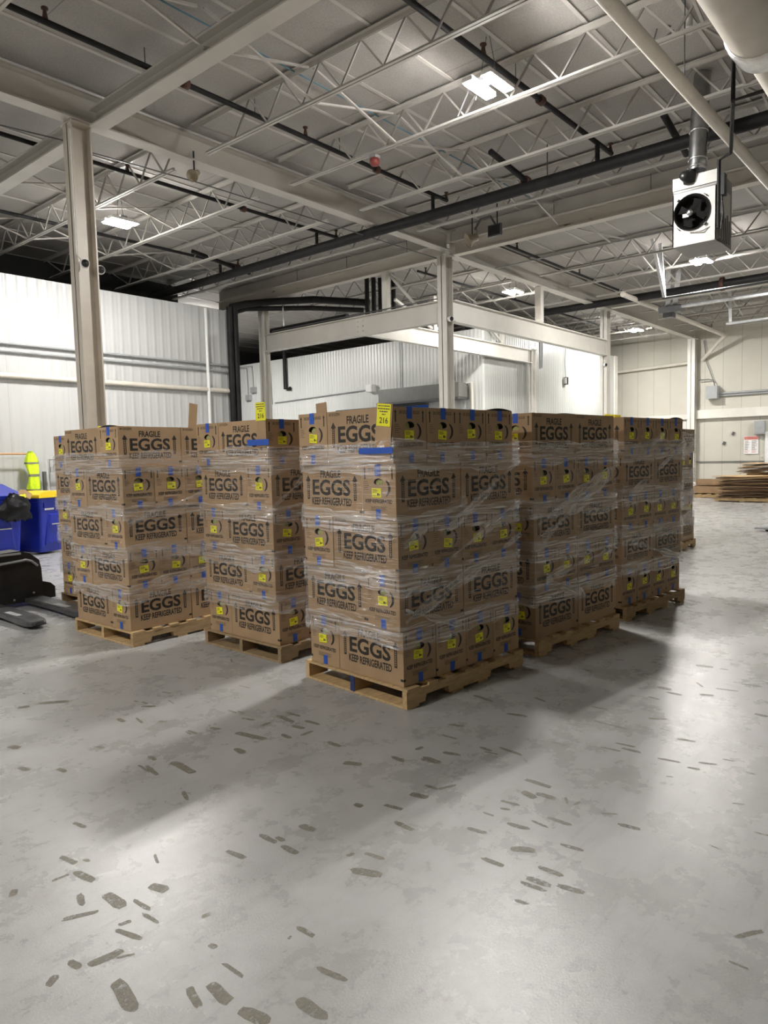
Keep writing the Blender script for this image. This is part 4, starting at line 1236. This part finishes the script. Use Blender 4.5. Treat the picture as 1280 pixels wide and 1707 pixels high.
stack(6.324, 2.529, -5.9, AB, 'third stack of right row', 'egg cases on the third stack of the right row', 'pale pallet with reddened end under the third right stack', 16, far=False,
      strands=[('R', 0.05, 1.15, 1.2, 1.62, 0.10), ('R', 0.3, 1.52, 0.75, 1.72, 0.10), ('R', 0.1, 0.72, 1.2, 0.45, 0.10)], flaps=((4, 3),))
stack(10.652, 3.60, 0, BA, 'farthest grey-looking stack', 'egg cases on the farthest stack', 'pallet under the farthest grey-looking stack', 17,
      strands=[('R', 0.1, 1.4, 1.2, 1.7, 0.12), ('R', 0.1, 0.8, 1.2, 0.55, 0.12)],
      bands=[(Z0+k*LH-0.13, Z0+k*LH+0.10) for k in (1, 2, 3)]+[(Z0+4*LH-0.06, Z0+4*LH+0.28)])
# upright cardboard corner pieces with their yellow count signs
def marker(x, y, z, yaw, w, h, roll, pname, slabel, sign=True, tape=None, label2=''):
    rot = Matrix.Rotation(yaw, 4, 'Z') @ Matrix.Rotation(roll, 4, 'X')
    t = empty('cardboard_strip', (x, y, z), 0, pname, 'cardboard')
    t.rotation_euler = rot.to_euler()
    b = MB(); b.bx(-0.004, 0.0, -w/2, w/2, 0, h, 'card'); b.build('strip', t)
    if sign:
        g = empty('count_sign', rot @ Vector((-0.006, 0.0, h-0.13)) + Vector((x, y, z)), 0, slabel, 'sign')
        g.rotation_euler = rot.to_euler()
        sw, sh = 0.118, 0.135
        b = MB(); b.bx(-0.0015, 0, -sw/2, sw/2, -sh/2+0.06, sh/2+0.06, 'yellow_label')
        f = Face2D(b, (-0.0016, sw/2, sh/2+0.06), (0, -1, 0), (0, 0, -1), sw, sh)
        f.text('216', 0.22, 0.84, 0.60, 0.87, 'ink', 0.012)
        for q, (u0, u1) in enumerate(((0.08, 0.92), (0.06, 0.94), (0.2, 0.78), (0.38, 0.66))):
            uu = u0
            while uu < u1:
                ww = R.uniform(0.06, 0.16)
                f.rect(uu, min(u1, uu+ww), 0.07+q*0.125, 0.12+q*0.125, 'ink_soft'); uu += ww+0.03
        b.build('sheet', g)
x, y = WF(-0.022, 0.105)
marker(x, y, 1.575, math.radians(-5.4), 0.135, 0.31, 0.115, 'cardboard strip standing at the top corner of the nearest stack', 'yellow sign reading 216 above the nearest stack')
def long_tape(x, y, z, yaw, w, h, label):
    b = MB(); b.bx(-0.0015, 0, -w/2, w/2, -h/2, h/2, 'blue_tape')
    tag(b.build('tape_piece', None, (x, y, z), yaw), label, 'tape', 'blue tape across the corner strips')
x, y = WF(-0.036, 0.150)
long_tape(x, y, 1.600, math.radians(-5.4), 0.30, 0.038, 'wide blue tape across the cardboard strip of the nearest stack')
x, y = WP2(-0.024, 0.065)
marker(x, y, 1.655, math.radians(-1.5), 0.105, 0.335, 0.0, 'cardboard strip standing at the corner of the stack left of nearest', 'yellow sign reading 216 left of the middle column')
x, y = WP2(-0.036, 0.100)
long_tape(x, y, 1.690, math.radians(-1.5), 0.26, 0.045, 'wide blue tape on the strip left of the nearest stack')
b = MB(); b.box((3.86, 5.535, 1.955), (0.085, 0.006, 0.25), 'card', Matrix.Rotation(0.12, 3, 'Y'))
tag(b.build('cardboard_strip'), 'bare cardboard strip rising above the stack by the black jack', 'cardboard')
b = MB(); b.box((3.50, 3.52, 1.905), (0.004, 0.10, 0.07), 'card', Matrix.Rotation(-0.06, 3, 'X'))
tag(b.build('cardboard_flap'), 'small brown flap poking up at the left top of the nearest stack', 'cardboard')
for i, (x, y, z, yw) in enumerate(((6.5, 2.70, 1.885, 0.12), (3.45, 6.30, 1.885, 0.1))):
    b = MB(); b.box((x, y, z), (0.14, 0.10, 0.03), 'yellow_label', Matrix.Rotation(yw, 3, 'X'))
    tag(b.build('yellow_sheet'), ['yellow sheet lying on top of the third right stack', 'yellow sheet lying atop the stack by the black jack'][i], 'sheet')

# ================================================================== floor stains (dirt on the slab: countless, one object)
ST = [(1.041,2.388,1.148,2.332,0.026),(0.987,2.103,1.095,2.08,0.037),(0.962,2.17,0.968,2.109,0.028),(1.214,2.408,1.211,2.278,0.049),(1.258,2.295,1.264,2.192,0.021),(1.237,2.2,1.243,2.107,0.018),(1.151,2.206,1.192,2.192,0.021),(1.132,2.193,1.161,2.083,0.024),(1.35,2.017,1.392,2.011,0.023),(1.276,1.865,1.299,1.868,0.033),(1.664,2.298,1.678,2.186,0.03),(1.829,2.282,1.828,2.177,0.031),(1.859,2.212,1.857,2.158,0.027),(1.828,2.141,1.828,2.042,0.03),(1.431,1.534,1.447,1.422,0.025),(1.009,1.972,0.98,1.821,0.048),(1.134,1.776,1.106,1.681,0.03),(1.179,1.739,1.173,1.623,0.043),(1.305,1.486,1.307,1.368,0.044),(1.172,1.581,1.197,1.48,0.048),(1.485,3.8,1.502,3.707,0.038),(1.573,4.128,1.599,4.052,0.051),(1.604,3.62,1.612,3.533,0.031),(1.389,3.007,1.403,2.927,0.025),(2.171,4.032,2.163,3.937,0.036),(1.869,3.722,1.889,3.668,0.027),(2.328,3.08,2.315,2.987,0.042),(2.32,3.515,2.322,3.416,0.024),(2.426,3.45,2.443,3.367,0.029),(2.67,3.594,2.671,3.505,0.021),(2.614,3.222,2.698,3.219,0.032),(2.636,3.417,2.66,3.319,0.025),(2.798,3.274,2.779,3.11,0.044),(2.866,3.268,2.871,3.151,0.03),(2.738,3.086,2.748,2.981,0.036),(2.839,3.078,2.849,2.953,0.03),(2.614,3.026,2.604,2.939,0.034),(2.665,2.923,2.761,2.918,0.029),(2.696,2.747,2.689,2.634,0.035),(2.553,2.489,2.592,2.389,0.047),(2.465,3.269,2.514,3.038,0.071),(2.017,3.207,2.005,2.99,0.052),(1.904,3.265,1.879,3.128,0.028),(1.886,3.32,1.875,3.189,0.02),(1.981,3.377,1.974,3.293,0.025),(1.858,2.877,1.819,2.782,0.022),(2.265,2.146,2.27,2.095,0.032),(1.987,2.205,1.992,2.118,0.043),(1.997,1.842,2.009,1.751,0.026),(1.878,1.804,1.926,1.68,0.048),(1.226,2.789,1.242,2.684,0.029),(1.213,2.638,1.226,2.512,0.034),(1.154,2.485,1.126,2.407,0.025),(1.471,2.5,1.442,2.427,0.013),(1.346,2.329,1.363,2.242,0.049),(0.991,2.692,1.016,2.675,0.049),(1.274,2.693,1.283,2.657,0.019),(1.462,1.699,1.481,1.703,0.01),(1.934,1.881,1.97,1.87,0.02),(1.523,1.722,1.524,1.637,0.024),(1.26,1.78,1.263,1.674,0.016),(0.867,2.111,0.909,2.139,0.028),(1.998,4.713,2.145,4.582,0.087),(2.376,4.108,2.434,4.029,0.033),(1.875,4.738,1.936,4.703,0.051),(2.301,3.784,2.318,3.729,0.024),(1.123,2.643,1.189,2.637,0.018),(1.06,2.063,1.113,2.03,0.012),(2.539,1.512,2.553,1.414,0.033),(2.402,1.629,2.416,1.541,0.027),(2.251,1.458,2.253,1.357,0.026),(2.379,1.404,2.423,1.313,0.044),(2.332,1.256,2.334,1.152,0.03),(2.241,1.263,2.252,1.159,0.033),(2.206,1.262,2.211,1.162,0.025),(2.27,1.15,2.286,1.05,0.029),(2.527,1.26,2.538,1.166,0.026),(2.098,1.228,2.11,1.172,0.017),(2.815,1.143,2.832,1.051,0.03),(2.687,1.402,2.688,1.292,0.029),(2.622,1.446,2.611,1.359,0.018),(2.831,1.607,2.807,1.524,0.042),(2.851,1.548,2.857,1.446,0.039),(2.948,1.657,2.944,1.509,0.034),(2.693,1.636,2.705,1.544,0.024),(2.556,1.645,2.555,1.586,0.016),(2.632,1.603,2.646,1.563,0.019),(2.9,1.423,2.844,1.385,0.014),(2.852,1.361,2.904,1.352,0.013),(3.522,1.524,3.534,1.42,0.023),(3.578,1.438,3.578,1.329,0.03),(3.621,1.485,3.629,1.377,0.024),(3.563,1.241,3.581,1.134,0.026),(3.871,1.247,3.892,1.152,0.03),(3.545,1.091,3.553,1.03,0.025),(3.635,1.064,3.663,0.981,0.022),(3.428,1.768,3.435,1.672,0.023),(3.855,1.716,3.842,1.506,0.022),(4.665,1.632,4.66,1.537,0.084),(4.075,1.476,4.128,1.382,0.034),(2.238,0.563,2.238,0.502,0.012),(2.366,0.573,2.456,0.511,0.022),(3.293,0.82,3.314,0.771,0.015),(2.342,2.033,2.36,1.933,0.03),(2.76,2.336,2.75,2.241,0.033),(2.846,2.204,2.844,2.088,0.066),(2.964,2.155,2.99,2.058,0.036),(3.152,2.295,3.154,2.194,0.022),(3.303,2.354,3.333,2.26,0.027),(2.606,2.0,2.609,1.927,0.024),(2.609,1.927,2.7,1.884,0.025),(2.497,2.009,2.517,1.911,0.043),(2.255,1.9,2.248,1.789,0.032),(3.197,1.948,3.182,1.804,0.026),(3.141,2.035,3.13,1.954,0.025),(2.902,2.287,2.958,2.279,0.03),(3.384,1.138,3.399,1.108,0.013),(2.857,1.238,2.895,1.176,0.013),(5.297,1.585,5.325,1.46,0.055),(4.674,1.369,4.708,1.285,0.036),(4.441,1.61,4.43,1.53,0.027),(4.856,1.32,4.878,1.19,0.026),(5.047,1.213,5.063,1.087,0.034),(4.513,1.009,4.507,0.936,0.041),(4.748,2.197,4.731,2.099,0.031),(3.813,2.511,3.782,2.345,0.035),(4.006,2.181,3.976,2.081,0.026),(4.598,1.551,4.596,1.446,0.035),(3.654,2.182,3.682,2.045,0.038)]
b = MB()
rs = random.Random(3)
for (x0, y0, x1, y1, w) in ST:
    d = Vector((x1-x0, y1-y0, 0)); L = d.length
    if L < 1e-3: continue
    d /= L; s = Vector((-d.y, d.x, 0))
    c = Vector(((x0+x1)/2, (y0+y1)/2, 0.0006+0.0002*rs.random()))
    w = min(w, 0.055)
    n = 14; poly = []
    for i in range(n):
        a = 2*PI*i/n
        ex = abs(math.cos(a))**0.5*(1 if math.cos(a) > 0 else -1); ey = abs(math.sin(a))**0.6*(1 if math.sin(a) > 0 else -1)
        k = rs.uniform(0.85, 1.1)
        poly.append(c+d*(ex*L/2*k)+s*(ey*w/2*rs.uniform(0.75, 1.1)))
    b.add(poly, [tuple(range(n))], 'stain')
def clear(x, y):
    for (sx, sy) in ((3.3, 2.6), (3.5, 4.0), (3.1, 5.4), (3.6, 6.8), (4.8, 2.5), (6.3, 2.4), (10.6, 3.5)):
        if sx-0.1 < x < sx+1.5 and sy-0.1 < y < sy+1.25: return False
    return True
for i in range(520):
    x = rs.uniform(1.2, 15); y = rs.uniform(0.2, 11)
    if not clear(x, y) or (x < 2.8 and y < 3.4): continue
    L = rs.uniform(0.03, 0.13); w = rs.uniform(0.008, 0.022); a = rs.gauss(PI/2, 0.12) if rs.random() < 0.85 else rs.uniform(0, PI)
    d = Vector((math.cos(a), math.sin(a), 0)); s = Vector((-d.y, d.x, 0)); c = Vector((x, y, 0.0006))
    b.add([c-d*L/2-s*w/2*rs.random(), c-d*L/2*0.7-s*w/2, c+d*L/2*0.8-s*w/2*rs.uniform(.5, 1), c+d*L/2, c+d*L/2*0.6+s*w/2, c-d*L/2*0.8+s*w/2], [tuple(range(6))], 'stain')
o = b.build('floor_stain')
tag(o, 'olive brown skid marks and dirt patches scattered on the grey floor', 'floor stains', kind='stuff')

# ================================================================== powered pallet jack at the left
t = empty('pallet_jack', (3.18, 8.05, 0), 0, 'black powered pallet jack at the left edge, forks forward', 'pallet jack')
def fork(x0, x1, ln, parent, tape=True):
    b = MB()
    n = 12
    prof = []
    vs = []
    for k, y in enumerate((0.1, -ln*0.55, -ln*0.80, -ln*0.93, -ln*0.985, -ln)):
        ins = (0, 0, 0.0, 0.012, 0.03, 0.055)[k]
        top = (0.095, 0.095, 0.092, 0.088, 0.080, 0.070)[k]
        bot = (0.045, 0.045, 0.030, 0.028, 0.035, 0.048)[k]
        vs += [(x0+ins, y, bot), (x1-ins, y, bot), (x1-ins, y, top-0.01), (x1-ins-0.012, y, top), (x0+ins+0.012, y, top), (x0+ins, y, top-0.01)]
    fs = [(5, 4, 3, 2, 1, 0), tuple(30+i for i in range(6))]
    for k in range(5):
        for i in range(6):
            j = (i+1) % 6
            fs.append((k*6+i, k*6+j, k*6+6+j, k*6+6+i))
    b.add(vs, fs, 'fork')
    b.lathe((x0+0.03, -ln*0.84, 0.03), (1, 0, 0), [(0, 0.001), (0, 0.028), (x1-x0-0.06, 0.028), (x1-x0-0.06, 0.001)], 'black', 12)
    o = b.build('fork', parent)
    b = MB(); b.bx(x0+0.03, x0+0.09, -ln*0.72, -ln*0.48, 0.0955, 0.0965, 'grey_metal'); b.build('fork_decal', o)
    return o
fork(-0.33, -0.13, 1.22, t); fork(0.16, 0.36, 1.22, t)
b = MB()
pr = [(-0.52, 0.05), (0.37, 0.05), (0.36, 0.40), (0.34, 0.50), (0.24, 0.585), (0.14, 0.62), (-0.5, 0.60)]
b.prism(pr, 0.02, 0.28, 'black_rubber'); b.build('battery_case', t)
b = MB(); b.prism([(0.37, 0.04), (0.52, 0.05), (0.52, 0.17), (0.47, 0.22), (0.37, 0.25)], 0.06, 0.5, 'black'); b.build('side_step', t)
b = MB(); b.bx(-0.5, 0.33, 0.28, 0.75, 0.06, 0.46, 'black_rubber'); b.build('motor_housing', t)
b = MB(); b.tube([(-0.45, 0.0, 0.46), (-0.15, -0.02, 0.50), (0.18, -0.02, 0.52), (0.24, -0.02, 0.50), (0.31, 0.0, 0.44)], 0.014, 'grey_metal', 8); b.build('grab_bar', t)
b = MB(); b.bx(-0.5, 0.14, -0.004, 0.02, 0.585, 0.605, 'grey_metal'); b.build('top_trim', t)
b = MB(); b.lathe((-0.27, 0.2, 0.61), (0, 0, 1), [(0, 0.03), (0.03, 0.035), (0.05, 0.03), (0.055, 0.001)], 'red', 12); b.build('stop_button', t)
b = MB()
for (x, z) in ((0.05, 0.09), (0.26, 0.14), (0.29, 0.47)):
    b.lathe((x, 0.02, z), (0, -1, 0), [(0, 0.012), (0.006, 0.012), (0.007, 0.001)], 'galv', 8)
b.build('screw_head', t)
# fork tip at the right edge
t = empty('pallet_jack', (14.6, 3.0, 0), 0, 'grey fork tip of a pallet jack entering at the right edge', 'pallet jack')
o1 = MB(); o1.add([(-0.08, 0.30, 0.04), (0.08, 0.30, 0.04), (0.08, 0.30, 0.07), (-0.08, 0.30, 0.07), (-0.10, -1.2, 0.04), (0.10, -1.2, 0.04), (0.10, -1.2, 0.13), (-0.10, -1.2, 0.13)],
       [(0, 1, 2, 3), (7, 6, 5, 4), (0, 4, 5, 1), (1, 5, 6, 2), (2, 6, 7, 3), (3, 7, 4, 0)], 'grey_metal')
o1.lathe((-0.06, 0.1, 0.03), (1, 0, 0), [(0, 0.001), (0, 0.028), (0.12, 0.028), (0.12, 0.001)], 'black', 10)
o1.build('fork', t)
o1 = MB(); o1.bx(-0.1, 0.55, -1.6, -1.2, 0.05, 0.6, 'dark_metal'); o1.build('battery_case', t)

# ================================================================== bins, bag, vest at the left wall
def cart(x, y, yaw, label, lid=None, lidname='lid'):
    t = empty('roll_cart', (x, y, 0), yaw, label, 'trash bin', 'blue roll carts')
    b = MB()
    rings = []
    for z, w, d in ((0.04, 0.26, 0.30), (0.10, 0.275, 0.315), (0.55, 0.30, 0.35), (0.90, 0.32, 0.375), (0.91, 0.345, 0.40), (0.98, 0.35, 0.405), (0.98, 0.325, 0.38), (0.6, 0.29, 0.34)):
        r = 0.05
        ring = []
        for cx, cy, a0 in ((w-r, d-r, 0), (-w+r, d-r, PI/2), (-w+r, -d+r, PI), (w-r, -d+r, 1.5*PI)):
            for k in range(4):
                a = a0+k*PI/6
                ring.append((cx+r*math.cos(a), cy+r*math.sin(a), z))
        rings.append(ring)
    n = 16
    vs = [v for r_ in rings for v in r_]
    fs = []
    for i in range(len(rings)-1):
        for k in range(n):
            fs.append((i*n+k, i*n+(k+1) % n, i*n+n+(k+1) % n, i*n+n+k))
    fs.append(tuple(range(n))[::-1])
    fs.append(tuple(range((len(rings)-1)*n, len(rings)*n)))
    b.add(vs, fs, 'blue_bin')
    b.build('bin_body', t)
    b = MB()
    b.box((0, -0.372, 0.86), (0.46, 0.03, 0.10), 'blue_bin')
    b.add([(-0.13, -0.36, 0.70), (0.13, -0.36, 0.70), (0.20, -0.335, 0.16), (-0.20, -0.335, 0.16), (-0.10, -0.385, 0.68), (0.10, -0.385, 0.68), (0.15, -0.36, 0.2), (-0.15, -0.36, 0.2)],
          [(0, 1, 5, 4), (1, 2, 6, 5), (2, 3, 7, 6), (3, 0, 4, 7), (4, 5, 6, 7)], 'blue_bin')
    b.build('front_panel', t)
    b = MB(); b.tube([(-0.11, -0.40, 0.52), (0.11, -0.40, 0.52)], 0.013, 'galv', 8); b.build('catch_bar', t)
    for s in (-1, 1):
        b = MB(); b.lathe((s*0.29-0.03, 0.30, 0.11), (1, 0, 0), [(0, 0.001), (0, 0.11), (0.06, 0.11), (0.06, 0.001)], 'black', 18); b.build('wheel', t)
    return t
t = cart(5.63, 12.79, math.radians(18), 'blue roll cart with yellow lid left of the leftmost stack')
b = MB(); b.prism([(-0.37, 0.99), (0.37, 0.99), (0.36, 1.04), (0.28, 1.085), (-0.28, 1.085), (-0.36, 1.04)], -0.43, 0.40, 'yellow_lid')
b.bx(-0.38, 0.38, -0.445, 0.42, 0.985, 1.01, 'yellow_lid'); b.build('lid', t)
b = MB(); f = Face2D(b, (-0.22, -0.384, 0.80), (1, 0, 0), (0, 0, -1), 0.2, 0.03); 
for q in range(8): f.rect(q*0.125, q*0.125+0.08, 0, 1, 'white_plastic')
b.build('stamped_mark', t)
t2 = cart(4.80, 12.62, math.radians(2), 'blue roll cart at the left edge, lid open over a black bag')
b = MB()
rot = Matrix.Rotation(0.22, 3, 'X')
b.box((0, 0.02, 1.13), (0.72, 0.80, 0.03), 'blue_bin', rot); b.box((0, -0.36, 1.03), (0.72, 0.03, 0.05), 'blue_bin', rot)
b.build('lid', t2)
b = MB()
rb = random.Random(5)
nu, nv = 22, 12
vs = []
for i in range(nv+1):
    th = PI*i/nv
    for j in range(nu):
        a = 2*PI*j/nu
        k = 1+0.10*math.sin(3*a+i)+0.09*math.sin(7*a-2*i)+0.08*rb.uniform(-1, 1)
        vs.append((0.27*k*math.sin(th)*math.cos(a), 0.13*k*math.sin(th)*math.sin(a), 0.20*k*math.cos(th)-0.12*(math.cos(a)*math.sin(th))**2))
fs = [(i*nu+j, i*nu+(j+1) % nu, (i+1)*nu+(j+1) % nu, (i+1)*nu+j) for i in range(nv) for j in range(nu)]
b.add(vs, fs, 'bag', True)
tag(b.build('trash_bag', None, (4.93, 12.06, 0.87), 0.1), 'crumpled black trash bag bulging in front of the left blue cart', 'trash bag')
b = MB(); b.box((0, 0, 0), (0.16, 0.12, 0.10), 'card_pale', Matrix.Rotation(0.5, 3, 'Y')); b.box((-0.1, -0.03, -0.03), (0.1, 0.08, 0.06), 'yellow_label', Matrix.Rotation(-0.3, 3, 'Y'))
tag(b.build('paper_scrap', None, (5.20, 12.30, 1.06), 0.4), 'crumpled paper and cardboard scrap between the two blue carts', 'scrap')
pipe('wooden_pole', [(3.5, 13.62, 1.78), (5.86, 13.6, 1.755)], 0.016, 'orange_wood', 'orange wooden pole from which the lime vest hangs', cat='pole', n=8)
# vest
t = empty('safety_vest', (5.88, 13.55, 1.80), 0, 'lime high-visibility vest with grey stripes hanging by the left wall', 'vest')
def cloth(z0, z1, m, off, nm):
    b = MB()
    nz_, na = 14, 22
    vs = []
    for i in range(nz_+1):
        z = z0+(z1-z0)*i/nz_
        q = -z/0.78
        w = 0.035+0.06*min(1, q*3.5)+0.018*math.sin(q*8)
        d = 0.03+0.04*min(1, q*2)
        if q > 0.9: w *= 1-(q-0.9)*3
        for j in range(na):
            a = 2*PI*j/na
            k = 1+0.26*math.sin(3*a+q*5)+0.2*math.sin(6*a-q*4)
            vs.append(((w+off)*k*math.cos(a)+0.03*q, (d+off)*k*math.sin(a), z))
    fs = [(i*na+j, i*na+(j+1) % na, (i+1)*na+(j+1) % na, (i+1)*na+j) for i in range(nz_) for j in range(na)]
    if nm == 'fabric':
        fs.append(tuple(range(na)))
        fs.append(tuple(range(nz_*na, nz_*na+na)))
    b.add(vs, fs, m, True)
    b.build(nm, t)
cloth(0, -0.78, 'lime', 0, 'fabric')
cloth(-0.42, -0.47, 'reflective', 0.006, 'reflective_stripe')
cloth(-0.20, -0.235, 'reflective', 0.006, 'reflective_stripe')
cloth(-0.70, -0.74, 'reflective', 0.006, 'reflective_stripe')
t = empty('white_rack', (6.15, 13.5, 0), 0, 'white pipe frame standing behind the yellow-lidded cart', 'frame')
b = MB(); b.tube([(0.02, 0, 0), (0.02, 0, 1.65), (1.2, 0, 1.64), (1.2, 0, 0)], 0.035, 'white_plastic', 10); b.build('frame_pipe', t)
b = MB(); b.bx(0.06, 1.17, 0.0, 0.03, 1.40, 1.50, 'grey_metal'); b.build('cross_rail', t)
b = MB(); b.bx(-0.09, -0.04, -0.03, 0.04, 0.0, 1.42, 'dark_metal'); b.build('side_post', t)

# ================================================================== flattened cardboard on pallets at the far right
def mini_pallet(x, y, yaw, label, w=1.2, d=1.0):
    t = empty('wood_pallet', (x, y, 0), yaw, label, 'pallet')
    for yy in (-d/2+0.02, 0, d/2-0.02):
        b = MB(); b.bx(-w/2, w/2, yy-0.02, yy+0.02, 0.02, 0.105, 'wood'); b.build('stringer', t)
    for k in range(5):
        xx = -w/2+0.06+k*(w-0.12)/4
        b = MB(); b.bx(xx-0.055, xx+0.055, -d/2, d/2, 0.105, 0.122, 'wood'); b.build('deck_board', t)
    for xx in (-w/2+0.06, 0, w/2-0.06):
        b = MB(); b.bx(xx-0.055, xx+0.055, -d/2, d/2, 0.002, 0.02, 'wood'); b.build('bottom_board', t)
    return t
mini_pallet(22.75, 5.35, math.radians(85), 'far pallet carrying the big pile of flattened cardboard', 1.5, 1.1)
rc = random.Random(21)
def sheet(cx, cy, z, w, d, yaw, m, droop, ph, label, grp, th=0.012):
    nx, ny = 10, 6
    b = MB()
    vs = []
    for s in (0, 1):
        for j in range(ny+1):
            for i in range(nx+1):
                u = i/nx-0.5; v = j/ny-0.5
                zz = -droop*(abs(u)*2)**3*0.7 - droop*0.5*(abs(v)*2)**3 + 0.012*math.sin(u*7+ph)*math.cos(v*5+ph)
                vs.append((u*w, v*d, zz+s*th))
    N = (nx+1)*(ny+1)
    fs = []
    for j in range(ny):
        for i in range(nx):
            a = j*(nx+1)+i
            fs.append((a+N, a+1+N, a+nx+2+N, a+nx+1+N)); fs.append((a, a+nx+1, a+nx+2, a+1))
    for i in range(nx):
        fs.append((i, i+1, i+1+N, i+N)); a = ny*(nx+1)+i; fs.append((a, a+N, a+1+N, a+1))
    for j in range(ny):
        a = j*(nx+1); fs.append((a, a+N, a+nx+1+N, a+nx+1)); a += nx; fs.append((a, a+nx+1, a+nx+1+N, a+N))
    b.add(vs, fs, m)
    o = b.build('cardboard_sheet', None, (cx, cy, z), yaw)
    return tag(o, label, 'cardboard', grp)
z = 0.15
for i in range(20):
    zz = z+i*0.030
    top = i > 17
    sheet(22.75+rc.uniform(-0.06, 0.06), 5.25+rc.uniform(-0.12, 0.12), zz, (1.9 if top else rc.uniform(1.35, 1.75)), rc.uniform(1.0, 1.25), math.radians(90+rc.uniform(-7, 7)),
          rc.choice(['card', 'card_dark', 'card_pale', 'card_dark']) if not top else 'card_pale', rc.uniform(0.0, 0.02), rc.uniform(0, 6),
          ('broad pale cardboard sheet topping the big far pile' if i == 19 else 'flattened brown cardboard sheet in the big far pile'), 'cardboard sheets in the far pile')
for i in range(7):
    sheet(23.6+rc.uniform(-0.06, 0.06), 5.15+rc.uniform(-0.1, 0.1), 0.80+i*0.045, rc.uniform(1.0, 1.3), 0.8, math.radians(90+rc.uniform(-10, 10)),
          ['card_pale', 'card_dark', 'card', 'card_dark', 'card_pale', 'card_dark', 'card'][i], 0.015, rc.uniform(0, 6), 'flattened cardboard sheet in the smaller upper far pile', 'cardboard sheets in the upper pile')
b = MB(); b.bx(-0.5, 0.5, -0.55, 0.55, 0.0, 0.77, 'card_dark'); tag(b.build('cardboard_crate', None, (23.75, 5.0, 0.0), 0.05), 'dark cardboard crate hidden under the smaller upper pile', 'crate')
b = MB(); b.box((0, 0, 0.22), (0.02, 0.34, 0.44), 'paper'); b.lathe((-0.011, 0.02, 0.26), (-1, 0, 0), [(0, 0.02), (0.004, 0.001)], 'ink', 8)
tag(b.build('white_carton', None, (23.0, 4.5, 1.12), 0.0), 'white carton standing on the far pile below the door window', 'carton')
mini_pallet(24.0, 6.95, math.radians(90), 'far pallet left of the big cardboard pile', 1.2, 1.0)
t = empty('cardboard_tray', (23.95, 6.75, 0.125), math.radians(90), 'open brown cardboard tray on the left far pallet', 'box')
b = MB(); b.bx(-0.45, 0.45, -0.3, 0.3, 0, 0.02, 'card'); b.bx(-0.45, 0.45, -0.3, -0.29, 0, 0.24, 'card'); b.bx(-0.45, 0.45, 0.29, 0.3, 0, 0.24, 'card'); b.bx(-0.45, -0.44, -0.3, 0.3, 0, 0.24, 'card'); b.bx(0.44, 0.45, -0.3, 0.3, 0, 0.24, 'card'); b.build('tray_body', t)
t = empty('cardboard_tray', (24.05, 6.70, 0.39), math.radians(86), 'upper open cardboard tray stacked on the left far pallet', 'box')
b = MB(); b.bx(-0.42, 0.42, -0.28, 0.28, 0, 0.02, 'card_pale'); b.bx(-0.42, 0.42, -0.28, -0.27, 0, 0.16, 'card'); b.bx(-0.42, 0.42, 0.27, 0.28, 0, 0.20, 'card'); b.bx(-0.42, -0.41, -0.28, 0.28, 0, 0.18, 'card'); b.bx(0.41, 0.42, -0.28, 0.28, 0, 0.18, 'card'); b.build('tray_body', t)
b = MB(); b.box((0, 0, 0.16), (0.25, 0.25, 0.32), 'paper', Matrix.Rotation(0.2, 3, 'X'))
tag(b.build('white_sack', None, (24.1, 7.35, 0.14), 0.3), 'white folded sack at the left end of the far pallets', 'sack')
